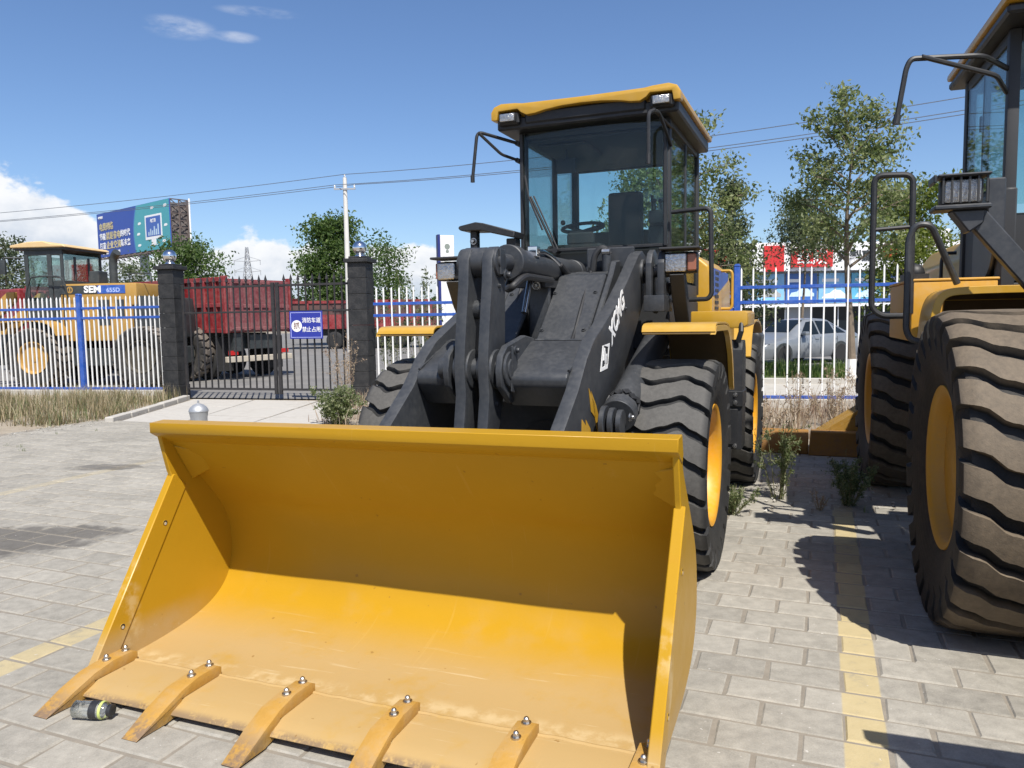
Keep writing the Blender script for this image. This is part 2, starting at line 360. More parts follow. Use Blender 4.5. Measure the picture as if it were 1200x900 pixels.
# ------------------------------------------------------------------ ground, roads, paving
TH = rad(22.0)
LU = Vector((cos(TH), -sin(TH), 0)); LV = Vector((sin(TH), cos(TH), 0))
def uv(u, v, z=0.0): return LU*u + LV*v + Vector((0, 0, z))
def pix(p):
    d = Vector(p)-Vector((0, 0, CAM_H)); w = d.dot(fw)
    return (None if w < 0.2 else (600+900*d.dot(r2)/w, 450-900*d.dot(u2)/w, w))
def flat(name, pts, z, m, kind='structure', th=0.0):
    b = MB(); b.add([(p[0], p[1], z) for p in pts], [tuple(range(len(pts)))])
    return tag(b.build(name, m), kind=kind)
flat('ground', [(-3000, -3000), (3000, -3000), (3000, 3000), (-3000, 3000)], -0.06, M_dirt)
def U(*a): return [tuple(uv(*q))[:2] for q in a]
def fl(x, off=0.0): return (x, 14.25-0.235*x+off)            # the line the fence stands on
flat('road', [fl(-160, 0.6), fl(160, 0.6), fl(160, 16.0), fl(-160, 130)], -0.03, M_asph)
flat('soil_strip', U((-11.3, 9.0), (10, 9.0))+[fl(24, 0.2), fl(-8, 0.3)], -0.026, M_dirt)
flat('soil_verge', U((-11.1, -8), (-11.1, 8.0), (-10.6, 9.0), (-12.3, 12.3))+[fl(-9, 2.5), fl(-30, 3.5), (-30, -8)], -0.022, M_dirt)
# green verge and pale footpath beyond the right-hand fence
flat('footpath', [fl(2.0, 1.6), fl(60, 1.6), fl(60, 4.6), fl(2.0, 4.6)], -0.018, M_conc)
mg = mat('verge_soil', (0.075, 0.095, 0.03), 0.95, var=0.3, scale=2.5, bump=0.5, bscale=20)
flat('grass_verge', [fl(1.5, 4.9), fl(60, 4.9), fl(60, 9.6), fl(1.5, 9.6)], 0.06, mg)
b = MB(); k0, k1 = Vector((*fl(1.5, 4.6), 0)), Vector((*fl(60, 4.6), 0)); dk = (k1-k0)
for i in range(46):
    a = k0+dk*(i/46); c = k0+dk*((i+0.985)/46); n = Vector((0.23, 0.97, 0))*0.16
    b.prism([tuple(a)[:2], tuple(c)[:2], tuple(c+n)[:2], tuple(a+n)[:2]], 'z', -0.05, 0.11)
tag(b.build('kerb', M_plinth, bevel=0.012), kind='structure')
# concrete apron to the gate with cast slabs
ap = [uv(-10.55, 9.02), uv(-6.9, 9.02), uv(-7.75, 12.75), uv(-12.15, 12.3)]
apron = MB(); apron.add([(p.x, p.y, -0.016) for p in ap], [(0, 1, 2, 3)]); apron = tag(apron.build('apron', M_sand), kind='structure')
for j in range(3):
    for i in range(3):
        def q(a, c): return (ap[0]*(1-a)+ap[1]*a)*(1-c)+(ap[3]*(1-a)+ap[2]*a)*c
        g = 0.006; a0, a1, c0, c1 = i/3+g, (i+1)/3-g, j/3+g, (j+1)/3-g
        s = MB(); s.prism([tuple(q(a, c))[:2] for a, c in ((a0, c0), (a1, c0), (a1, c1), (a0, c1))], 'z', -0.05, -0.002+random.uniform(-0.004, 0.004))
        s.build('slab', M_conc, apron, bevel=0.006)
# kerb of the dry verge beside the apron (stones)
vk = empty('kerb', None, tuple(uv(-10.6, 9.0))); tag(vk, kind='structure')
A, B = uv(-10.62, 9.0), uv(-12.2, 12.25)
for i in range(5):
    p, q2 = A+(B-A)*(i/5+0.004), A+(B-A)*((i+1)/5-0.004); n = Vector((-0.99, -0.05, 0))*0.14
    s = MB(); s.prism([tuple(p-A)[:2], tuple(q2-A)[:2], tuple(q2-A+n)[:2], tuple(p-A+n)[:2]], 'z', -0.1, 0.075+random.uniform(-0.01, 0.01))
    s.build('kerbstone', M_conc, vk, bevel=0.012)

# pavers: 306 x 200 mm running bond, rows run along u
def paver_mat():
    m, t, b = new_mat('concrete_paver')
    g = nd(t, 'ShaderNodeNewGeometry'); P = g.outputs['Position']
    # world -> paving axes
    mp = nd(t, 'ShaderNodeMapping'); mp.vector_type = 'POINT'; mp.inputs['Rotation'].default_value = (0, 0, TH); t.links.new(P, mp.inputs[0])
    s3 = nd(t, 'ShaderNodeSeparateXYZ'); t.links.new(mp.outputs[0], s3.inputs[0]); u, v = s3.outputs[0], s3.outputs[1]
    at = nd(t, 'ShaderNodeAttribute', attribute_name='tone'); oi = nd(t, 'ShaderNodeObjectInfo')
    na = noise(t, P, 1.1, 5, 0.6); nb = noise(t, P, 14, 5, 0.65); nc = noise(t, P, 170, 3, 0.6)
    tone = mth(t, 'ADD', at.outputs['Fac'], 0.0)
    val = mth(t, 'ADD', mth(t, 'ADD', mth(t, 'MULTIPLY_ADD', tone, 0.20, 0.74), mth(t, 'MULTIPLY', mth(t, 'SUBTRACT', na, 0.5), 0.38)), mth(t, 'ADD', mth(t, 'MULTIPLY', mth(t, 'SUBTRACT', nb, 0.5), 0.75), mth(t, 'MULTIPLY', mth(t, 'SUBTRACT', nc, 0.5), 0.40)))
    h = nd(t, 'ShaderNodeHueSaturation'); h.inputs['Color'].default_value = (0.345, 0.322, 0.276, 1); t.links.new(val, h.inputs['Value'])
    # worn yellow bay lines painted on the pavers
    pm = None
    for u0, hw, st in ((0.176, 0.074, 0.72), (-3.48, 0.078, 0.6), (-7.13, 0.075, 0.22)):
        d = mth(t, 'ABSOLUTE', mth(t, 'SUBTRACT', u, u0))
        k = mth(t, 'MULTIPLY', smooth(t, d, hw+0.006, hw-0.004), st)
        pm = k if pm is None else mth(t, 'MAXIMUM', pm, k)
    wear = smooth(t, mth(t, 'ADD', mth(t, 'MULTIPLY', nb, 0.7), mth(t, 'MULTIPLY', na, 0.5)), 0.36, 0.62)
    pm = mth(t, 'MULTIPLY', mth(t, 'MULTIPLY', pm, mth(t, 'MULTIPLY_ADD', wear, 0.7, 0.2)), smooth(t, v, 6.9, 6.2))
    pm2 = mth(t, 'MULTIPLY', pm, 1.0)
    c = mixc(t, pm2, h.outputs[0], (0.50, 0.39, 0.17))
    # oil / water stains and pale scuffs
    def stain(x, y, rx, ry, amt, c):
        s = nd(t, 'ShaderNodeSeparateXYZ'); t.links.new(P, s.inputs[0])
        dx = mth(t, 'DIVIDE', mth(t, 'SUBTRACT', s.outputs[0], x), rx); dy = mth(t, 'DIVIDE', mth(t, 'SUBTRACT', s.outputs[1], y), ry)
        d = mth(t, 'ADD', mth(t, 'ADD', mth(t, 'MULTIPLY', dx, dx), mth(t, 'MULTIPLY', dy, dy)), mth(t, 'MULTIPLY', mth(t, 'SUBTRACT', noise(t, P, 3.2, 4, 0.6), 0.5), 2.6))
        return mixc(t, mth(t, 'MULTIPLY', smooth(t, d, 1.15, 0.5), amt), c, (0.055, 0.05, 0.046))
    c = stain(-3.75, 5.55, 0.85, 0.42, 0.70, c); c = stain(-4.5, 8.4, 0.4, 0.22, 0.6, c); c = stain(-5.2, 6.2, 0.7, 0.3, 0.35, c); c = stain(2.3, 4.9, 0.5, 0.35, 0.25, c)
    sc = smooth(t, noise(t, P, 2.3, 6, 0.72), 0.60, 0.78)
    c = mixc(t, mth(t, 'MULTIPLY', sc, 0.22), c, (0.46, 0.44, 0.40))
    sp = smooth(t, noise(t, P, 55, 2, 0.5), 0.70, 0.76); c = mixc(t, mth(t, 'MULTIPLY', sp, 0.30), c, (0.10, 0.09, 0.08))
    sp2 = smooth(t, noise(t, P, 38, 2, 0.5), 0.71, 0.76); c = mixc(t, mth(t, 'MULTIPLY', sp2, 0.55), c, (0.60, 0.58, 0.54))
    t.links.new(c, b.inputs['Base Color']); b.inputs['Roughness'].default_value = 0.88; b.inputs['Specular IOR Level'].default_value = 0.3
    bn = nd(t, 'ShaderNodeBump'); bn.inputs['Strength'].default_value = 0.35; bn.inputs['Distance'].default_value = 0.004
    t.links.new(mth(t, 'ADD', nc, nb), bn.inputs['Height']); t.links.new(bn.outputs[0], b.inputs['Normal'])
    return m
M_pav = paver_mat()
paving = MB(); paving.add([tuple(uv(*q, -0.0055)) for q in ((-11.1, -6), (12, -6), (12, 9.2), (-11.1, 9.2))], [(0, 1, 2, 3)])
paving = tag(paving.build('paving', M_sand), kind='structure')
BL, BW, GAP = 0.306, 0.200, 0.0105
def brick_shape(rng):
    c = 0.007; jx = [rng.uniform(-0.0035, 0.0035) for _ in range(8)]
    X0, X1, Y0, Y1 = -BL/2+GAP/2, BL/2-GAP/2, -BW/2+GAP/2, BW/2-GAP/2
    lo = [(X0+jx[0], Y0+jx[1]), (X1+jx[2], Y0+jx[3]), (X1+jx[4], Y1+jx[5]), (X0+jx[6], Y1+jx[7])]
    s = [(1, 1), (-1, 1), (-1, -1), (1, -1)]
    # slightly irregular chamfer; a mid point breaks each long edge
    vs = [(x, y, -0.05) for x, y in lo]+[(x, y, -0.007) for x, y in lo]+[(x+sx_*c*rng.uniform(.7, 1.6), y+sy_*c*rng.uniform(.7, 1.6), 0) for (x, y), (sx_, sy_) in zip(lo, s)]
    fs = [(a, (a+1) % 4, 4+(a+1) % 4, 4+a) for a in range(4)]+[(4+a, 4+(a+1) % 4, 8+(a+1) % 4, 8+a) for a in range(4)]+[(8, 9, 10, 11)]
    return vs, fs
rng = random.Random(3)
shapes = [brick_shape(rng) for _ in range(8)]
bricks = []
rows = range(-6, 47)
for r in rows:
    v = r*BW+2.965-10*BW+0.1+0.0
    for k in range(-37, 40):
        u = 0.104+BL/2+(BL/2 if r % 2 else 0)+k*BL
        if -11.0 < u < 11.5 and v < 9.2: bricks.append((u, v))
def seen(u, v):
    p = pix(uv(u, v))
    if p is None or not (-25 < p[0] < 1225 and 0 < p[1] < 915): return 0
    hid = (-2.95 < u < -0.52 and 2.2 < v < 9.0) or (u < -0.6 and v > 3.5 and u > -2.9-0.42*(v-3.2) and u*1.0 > -2.95*v/2.75) or (u > 0.75 and v > 4.3) or (u > -0.62*v/4.2 and u < -0.60 and v > 2.9)
    return 0 if hid else BL*BW*1.57*810000/p[2]**3
order = sorted(bricks, key=lambda q: -seen(*q))
Q = Matrix.Rotation(-TH, 4, 'Z')
bm_meshes = []
for vs, fs in shapes:
    for tone in (0.1, 0.3, 0.45, 0.55, 0.7, 0.9):
        bb = MB(); bb.add(vs, fs); me = bb.mesh('brick', M_pav, sharp=30)
        a = me.attributes.new('tone', 'FLOAT', 'FACE'); a.data.foreach_set('value', [tone]*len(fs)); bm_meshes.append(me)
for u, v in order[:298]:
    o = link(bpy.data.objects.new('brick', rng.choice(bm_meshes)), paving, uv(u, v, rng.uniform(-0.0025, 0.0015)))
    o.rotation_euler = (rng.uniform(-0.006, 0.006), rng.uniform(-0.006, 0.006), -TH+rng.uniform(-0.008, 0.008)+(pi if rng.random() < .5 else 0))
rest = MB(); tones = []
for u, v in order[298:]:
    vs, fs = rng.choice(shapes); z = rng.uniform(-0.0025, 0.0015)
    a, c_ = rng.uniform(-0.006, 0.006), rng.uniform(-0.006, 0.006)
    rest.add([Q @ Vector((x, y, zz+x*a+y*c_)) + uv(u, v, z) for x, y, zz in vs], fs); tones += [rng.choice((0.1, 0.3, 0.45, 0.55, 0.7, 0.9))]*len(fs)
me = rest.mesh('bricks', M_pav, sharp=30); a = me.attributes.new('tone', 'FLOAT', 'FACE'); a.data.foreach_set('value', tones)
tag(link(bpy.data.objects.new('bricks', me), paving), kind='stuff')

# ------------------------------------------------------------------ wheels
def tyre_mesh(name, R, Wd, Rr, N, depth, gw, m, ks=((-.55, .12), (-.40, .02), (-.25, -.16), (-.02, .0), (.18, .17), (.36, -.10), (.55, -.48))):
    """carcass with a traction tread: wavy cross grooves that run out over the shoulders"""
    prof = [(-.36, Rr, 0), (-.42, Rr+.012, 0), (-.455, Rr+.04, 0), (-.495, Rr+(R-Rr)*.33, 0), (-.51, Rr+(R-Rr)*.5, .0), (-.507, Rr+(R-Rr)*.62, .15), (-.497, Rr+(R-Rr)*.73, .45), (-.482, R-depth*1.9, .75),
            (-.462, R-depth*1.22, 1), (-.43, R-depth*.62+(-.45*depth), 1), (-.40, R-depth*1.03, 1), (-.355, R-depth*1.02, 1)]
    prof += [(-.31+.0443*i, R-depth*(1.0-.05*i/7), 1) for i in range(7)]+[(0, R-depth*.95, 1)]
    prof = prof+[(-a, r, h) for a, r, h in prof[-2::-1]]
    L = len(prof); P = [Vector((a*Wd, r)) for a, r, _ in prof]
    nrm = []
    for i in range(L):
        d = (P[min(i+1, L-1)]-P[max(i-1, 0)]).normalized(); nrm.append(Vector((-d.y, d.x)))
    def wave(a):
        for (x0, y0), (x1, y1) in zip(ks, ks[1:]):
            if a <= x1:
                f = (a-x0)/(x1-x0); f = f*f*(3-2*f); return y0+(y1-y0)*f
        return ks[-1][1]
    ts = [(0, 0), (gw*.5, 0), (gw, 0), (gw+.035, 1), (gw+.25*(1-gw), 1), (gw+.5*(1-gw), 1), (gw+.75*(1-gw), 1), (.965, 1)]
    vs = []; fs = []
    for k in range(N):
        for tt, up_ in ts:
            for i in range(L):
                a, r, h = prof[i]
                g = tt+(0.0 if up_ else 0)
                wid = 1+0.5*max(0, abs(a)-.38)/.12        # grooves flare over the shoulder
                th = 2*pi/N*(k+g+wave(a)*(1 if h > 0 else .5))
                q = P[i]+nrm[i]*(depth*h*up_)
                vs.append((q.x, q.y*sin(th), q.y*cos(th)))
    T = N*len(ts)
    for j in range(T):
        j2 = (j+1) % T
        for i in range(L-1):
            fs.append((j*L+i, j*L+i+1, j2*L+i+1, j2*L+i))
    bb = MB(); bb.add(vs, fs); me = bb.mesh(name, m, sharp=33)
    return me
def rim_mesh(name, Rr, Wd, m, mst):
    b = MB(); x = Wd*.40
    b.lathe([(x-.06, Rr-.03), (x+.005, Rr-.012), (x+.022, Rr+.012), (x+.026, Rr+.034), (x+.012, Rr+.036), (x-.03, Rr+.002), (-x, Rr), (-x-.02, Rr+.03), (-x-.026, Rr+.02), (-x, Rr-.03),
             (x-.20, Rr-.035), (x-.22, Rr-.05), (x-.215, Rr*.72), (x-.20, Rr*.60), (x-.12, Rr*.52), (x-.12, Rr*.30), (x-.04, Rr*.27), (x-.03, 0.001), (x-.25, .001), (x-.26, Rr*.8)][:18][::-1]+[], 'x', n=48)
    b.lathe([(x-.055, Rr-.028), (x-.20, Rr-.033), (x-.215, Rr-.05), (x-.21, Rr*.70), (x-.195, Rr*.60), (x-.12, Rr*.53), (x-.115, Rr*.30), (x-.05, Rr*.27), (x-.045, .002)][::-1], 'x', n=48)
    for k in range(12):
        a = 2*pi*k/12; p = (x-.20, Rr*.63*sin(a), Rr*.63*cos(a)); b.bolt(p, (1, 0, 0), 0.017, 0.02, 1)
    b.cyl((x-.03, 0, Rr-.045), (x-.12, 0, Rr-.05), .006, n=6, m=1)
    return b.mesh(name, [m, mst], sharp=40)
TY = tyre_mesh('tyre', 0.655, 0.455, 0.355, 23, 0.036, 0.22, M_rub)
RM = rim_mesh('rim', 0.345, 0.455, M_rim, M_steel)
def wheel(parent, loc, side, ty, rm, spin=0.0, yaw=0.0):
    w = empty('wheel', parent, loc, (0, 0, (0 if side > 0 else pi)+yaw))
    a = link(bpy.data.objects.new('tyre', ty), w); a.rotation_euler = (spin, 0, 0)
    c = link(bpy.data.objects.new('rim', rm), w); c.rotation_euler = (spin*1.3, 0, 0)
    return w

# ------------------------------------------------------------------ main wheel loader (local x across, y to the rear, z up; origin under the front axle)
LD = empty('wheel_loader', None, (0.2406, 5.1337, 0), (0, 0, -TH))
tag(LD, 'yellow and charcoal wheel loader facing us with its wide empty bucket on the pavers', 'wheel loader')
wheel(LD, (0.885, 0, 0.64), 1, TY, RM, 0.05); wheel(LD, (-0.885, 0, 0.64), -1, TY, RM, 0.12)
wheel(LD, (0.915, 2.68, 0.64), 1, TY, RM, 0.3); wheel(LD, (-0.885, 2.68, 0.64), -1, TY, RM, 0.2)

# bucket ---------------------------------------------------------------
BX0, BX1 = -1.25, 1.232
PROF = [(-2.40, .058), (-2.2, .066), (-2.05, .082), (-1.93, .105), (-1.83, .14), (-1.755, .185), (-1.70, .25), (-1.672, .33), (-1.665, .42), (-1.68, .53), (-1.72, .62), (-1.775, .69), (-1.85, .78), (-2.105, 1.075)]
def tilt(b):
    b.v = [(x, y, z+0.013*(x+1.25)-.006) for x, y, z in b.v]; return b
def bucket_mat():
    m, t, b = new_mat('bucket_paint')
    tc = nd(t, 'ShaderNodeTexCoord'); v = tc.outputs['Object']; s3 = nd(t, 'ShaderNodeSeparateXYZ'); t.links.new(v, s3.inputs[0]); x, y, z = s3.outputs
    na = noise(t, v, 2.2, 5, 0.6); nb = noise(t, v, 11, 5, 0.65); nc = noise(t, v, 90, 3, 0.6)
    BY = (0.405, 0.224, 0.012); base = mixc(t, na, tuple(k*0.93 for k in BY), tuple(k*1.07 for k in BY))
    b.inputs['Specular IOR Level'].default_value = 0.22
    # dust and grey scuffing where loads slide: the flat floor near the edge
    flo = mth(t, 'MULTIPLY', smooth(t, y, -1.74, -2.15), smooth(t, z, 0.24, 0.12))
    d = mth(t, 'MULTIPLY', flo, smooth(t, mth(t, 'ADD', mth(t, 'MULTIPLY', na, 0.75), mth(t, 'MULTIPLY', nb, 0.35)), 0.22, 0.55))
    c = mixc(t, mth(t, 'MULTIPLY', d, 0.78), base, (0.39, 0.275, 0.135))
    mp = nd(t, 'ShaderNodeMapping'); mp.inputs['Scale'].default_value = (1.2, 26, 26); t.links.new(v, mp.inputs[0])
    scr = smooth(t, noise(t, mp.outputs[0], 1.6, 4, 0.7), 0.62, 0.74)
    edge = smooth(t, mth(t, 'ABSOLUTE', mth(t, 'SUBTRACT', y, -2.33)), 0.075, 0.0)
    c = mixc(t, mth(t, 'MULTIPLY', mth(t, 'MULTIPLY', edge, smooth(t, nb, 0.42, 0.62)), 0.45), c, (0.60, 0.48, 0.28))
    c = mixc(t, mth(t, 'MULTIPLY', mth(t, 'MULTIPLY', scr, flo), 0.5), c, (0.56, 0.46, 0.29))
    # heat mark of a seam welded on the back: soft darker line
    sm = smooth(t, mth(t, 'ABSOLUTE', mth(t, 'SUBTRACT', z, 0.70)), 0.02, 0.0)
    c = mixc(t, mth(t, 'MULTIPLY', mth(t, 'MULTIPLY', sm, nb), 0.25), c, (0.42, 0.20, 0.02))
    rub = smooth(t, noise(t, v, 4.5, 6, 0.75), 0.60, 0.80)
    c = mixc(t, mth(t, 'MULTIPLY', rub, 0.12), c, (0.62, 0.45, 0.2))
    # chips and scrapes: bare brown steel along the lip, dark nicks and thin scratches elsewhere
    lip = mth(t, 'MULTIPLY', smooth(t, y, -2.625, -2.66), smooth(t, mth(t, 'ADD', nb, mth(t, 'MULTIPLY', nc, 0.4)), 0.55, 0.72))
    c = mixc(t, mth(t, 'MULTIPLY', lip, 0.75), c, (0.16, 0.11, 0.075))
    nk = smooth(t, noise(t, v, 24, 2, 0.5), 0.735, 0.76); c = mixc(t, mth(t, 'MULTIPLY', nk, 0.55), c, (0.20, 0.10, 0.02))
    mq = nd(t, 'ShaderNodeMapping'); mq.inputs['Scale'].default_value = (30, 1.0, 1.6); mq.inputs['Rotation'].default_value = (0.2, 0.1, 0.35); t.links.new(v, mq.inputs[0])
    s2 = smooth(t, noise(t, mq.outputs[0], 1.4, 2, 0.5), 0.70, 0.73); c = mixc(t, mth(t, 'MULTIPLY', s2, 0.07), c, (0.60, 0.42, 0.16))
    run = smooth(t, noise(t, v, 3.1, 4, 0.6), 0.52, 0.75); c = mixc(t, mth(t, 'MULTIPLY', mth(t, 'MULTIPLY', run, smooth(t, z, 0.35, 0.15)), 0.25), c, (0.36, 0.25, 0.12))
    t.links.new(c, b.inputs['Base Color'])
    t.links.new(mth(t, 'ADD', mth(t, 'MULTIPLY_ADD', nb, 0.16, 0.26), mth(t, 'MULTIPLY', flo, 0.3)), b.inputs['Roughness'])
    b.inputs['Coat Weight'].default_value = 0.0
    bn = nd(t, 'ShaderNodeBump'); bn.inputs['Strength'].default_value = 0.12; bn.inputs['Distance'].default_value = 0.01
    t.links.new(mth(t, 'ADD', mth(t, 'MULTIPLY', na, 3), mth(t, 'MULTIPLY', nc, 0.12)), bn.inputs['Height']); t.links.new(bn.outputs[0], b.inputs['Normal'])
    return m
M_buck = bucket_mat()
# smoothed shell profile
def smooth_poly(P, it=2):
    for _ in range(it):
        q = [P[0]]
        for a, c in zip(P, P[1:]): q += [(a[0]*.75+c[0]*.25, a[1]*.75+c[1]*.25), (a[0]*.25+c[0]*.75, a[1]*.25+c[1]*.75)]
        P = q+[P[-1]]
    return P
PS = smooth_poly(PROF)
b = MB(); n = len(PS); NX = 28
off = []
for i in range(n):
    d = Vector((PS[min(i+1, n-1)][0]-PS[max(i-1, 0)][0], PS[min(i+1, n-1)][1]-PS[max(i-1, 0)][1])).normalized(); off.append((PS[i][0]+d.y*.018, PS[i][1]-d.x*.018))
wv = random.Random(5)
def dent(x, s): return 0.0025*sin(x*4.1+s*3)*sin(s*7+1)+0.0015*sin(x*9+2+s*11)
vs = []
for j in range(NX+1):
    x = BX0+.02+(BX1-BX0-.04)*j/NX
    for i in range(n):
        e = dent(x, i/n*2); nx, ny = PS[i][0]-off[i][0], PS[i][1]-off[i][1]; vs.append((x, PS[i][0]+nx/.018*e, PS[i][1]+ny/.018*e))
    for i in range(n-1, -1, -1): vs.append((x, off[i][0], off[i][1]))
fs = [(j*2*n+i, j*2*n+(i+1) % (2*n), (j+1)*2*n+(i+1) % (2*n), (j+1)*2*n+i) for j in range(NX) for i in range(2*n)]
fs += [tuple(range(2*n-1, -1, -1)), tuple(range(NX*2*n, (NX+1)*2*n))]
b.add(vs, fs)
bucket = empty('bucket', LD)
tilt(b).build('shell', M_buck, bucket, sharp=30)
# seam bead where the cutting edge is welded on
b = MB(); b.tube([(BX0+.03+(BX1-BX0-.06)*i/60, -2.385+random.uniform(-.003, .003), .062+random.uniform(-.0015, .0015)) for i in range(61)], .009, 6)
tilt(b).build('weld_seam', M_buck, bucket)
b = MB(); b.prism([(-2.665, .026), (-2.655, .036), (-2.585, .064), (-2.385, .064), (-2.385, .034), (-2.60, .022)], 'x', BX0+.025, BX1-.025)
tilt(b).build('cutting_edge', M_buck, bucket, bevel=.003)
SIDE = [(-2.565, .045), (-2.05, .835), (-2.062, .865), (-2.115, 1.075), (-2.07, 1.075)]+[(y+.012, z-.006) for y, z in PS[::-3][1:]]+[(-2.40, .042)]
HOLES = [(-2.113, .62), (-2.385, .21)]
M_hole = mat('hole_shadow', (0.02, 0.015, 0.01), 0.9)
for sgn, x0, x1 in ((-1, BX0, BX0+.025), (1, BX1-.025, BX1)):
    b = MB(); b.prism(SIDE, 'x', x0, x1)
    # doubled side cutter along the front edge
    st = [(-2.572, .040), (-2.045, .845), (-2.03, .84), (-1.965, .775), (-2.44, .050)]
    xi = (x0-.010, x1+.006) if sgn < 0 else (x0-.004, x1+.014)
    b.prism(st, 'x', *xi)
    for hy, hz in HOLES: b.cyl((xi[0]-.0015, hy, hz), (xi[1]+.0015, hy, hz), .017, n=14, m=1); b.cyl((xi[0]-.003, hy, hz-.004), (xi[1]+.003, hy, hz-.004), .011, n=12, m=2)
    tilt(b).build('side_plate', [M_buck, M_hole, M_plinth], bucket, bevel=.004)
b = MB(); b.prism([(-2.142, 1.060), (-2.142, 1.108), (-2.055, 1.113), (-2.03, 1.035), (-2.05, 1.005)], 'x', BX0-.004, BX1+.004)
tilt(b).build('spill_lip', M_buck, bucket, bevel=.002)
for sgn, xs in ((-1, BX0+.026), (1, BX1-.026)):
    xi = xs-sgn*.15
    b = MB(); b.sheet([(xs, -2.03, .985), (xi, -1.975, .945), (xi+sgn*.02, -1.90, .865), (xs, -1.92, .80)], .012)
    tilt(b).build('gusset', M_buck, bucket, bevel=.003)
for k in range(6):
    x = -1.185+k*.483; h = .044; t_ = MB()
    if k == 5: x -= .04
    prof = [(-2.375, .064), (-2.372, .098), (-2.40, .112), (-2.50, .112), (-2.60, .098), (-2.70, .064), (-2.825, .008), (-2.828, -.012), (-2.80, -.022), (-2.69, -.012), (-2.62, .012), (-2.60, .066)]
    L_ = len(prof); sec = [0.036 if y > -2.55 else 0.043 if y > -2.72 else 0.038 for y, z in prof]
    vs = [(x-w, y, z) for (y, z), w in zip(prof, sec)]+[(x+w, y, z) for (y, z), w in zip(prof, sec)]
    t_.add(vs, [tuple(range(L_)), tuple(range(2*L_-1, L_-1, -1))]+[(i, L_+i, L_+(i+1) % L_, (i+1) % L_) for i in range(L_)])
    dz = -0.010*k*0 ; t_.v = [(p[0], p[1], p[2]-.006+0.013*(p[0]+1.25)*(1 if p[1] > -2.6 else max(0.15, 1-(-2.6-p[1])/0.24)) + (0.03 if p[1] < -2.79 else 0)*0) for p in t_.v]
    t_.v = [(p[0], p[1], max(p[2], 0.004)) for p in t_.v]
    t_.build('tooth', M_tooth, bucket, bevel=.007, seg=2)
    for yy in (-2.405, -2.505):
        bo = MB(); bo.bolt((x, yy, .112), (0, 0, 1), .012, .012); bo.ball((x, yy, .126), .011, 10)
        tilt(bo).build('bolt', M_steel, bucket, sharp=30)

# front frame, axle -------------------------------------------------------
b = MB()
b.cyl((-.68, 0, .64), (.68, 0, .64), .15, n=20); b.ball((0, -.04, .64), .33, 20)
for s in (-1, 1): b.cyl((s*.45, 0, .64), (s*.68, 0, .64), .24, .26, n=24)
b.build('front_axle', M_grey, LD)
b = MB()
tower = [(-.50, .50), (-.50, 1.10), (-.26, 1.40), (.28, 1.86), (.36, 1.95), (.62, 1.98), (.85, 1.85), (.95, .6), (.4, .45)]
for s in (-1, 1): b.prism(tower, 'x', s*.36-.02, s*.36+.02)
b.box(-.34, .34, -.47, -.43, .74, 1.115)                                   # lower front plate
b.prism([(-.47, 1.095), (-.24, 1.40), (-.22, 1.38), (-.45, 1.075)], 'x', -.335, .335)   # sloped shelf
for x0, x1 in ((-.335, -.15), (.0, .335)):                                  # two folded cover panels with a recess between
    b.prism([(-.245, 1.412), (.27, 1.862), (.30, 1.835), (-.22, 1.385)], 'x', x0, x1)
    b.prism([(.27, 1.862), (.40, 1.885), (.40, 1.855), (.30, 1.835)], 'x', x0, x1)
b.box(-.15, .0, .05, .09, 1.35, 1.78)
b.box(-.34, .34, .60, .66, .8, 1.9)
b.box(.135, .475, .48, .52, 1.885, 2.055)                                      # box under the windscreen
b.prism([(.48, 1.885), (.48, 1.93), (.86, 2.04), (.86, 1.9)], 'x', .13, .47)
b.build('front_frame', M_grey, LD, bevel=.008)
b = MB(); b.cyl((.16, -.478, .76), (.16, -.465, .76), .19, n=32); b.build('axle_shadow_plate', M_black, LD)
b = MB(); b.lathe([(-.50, .001), (-.50, .13), (-.47, .15)], 'y', (.16, 0, .74), 28); b.build('axle_cover', M_grey, LD)

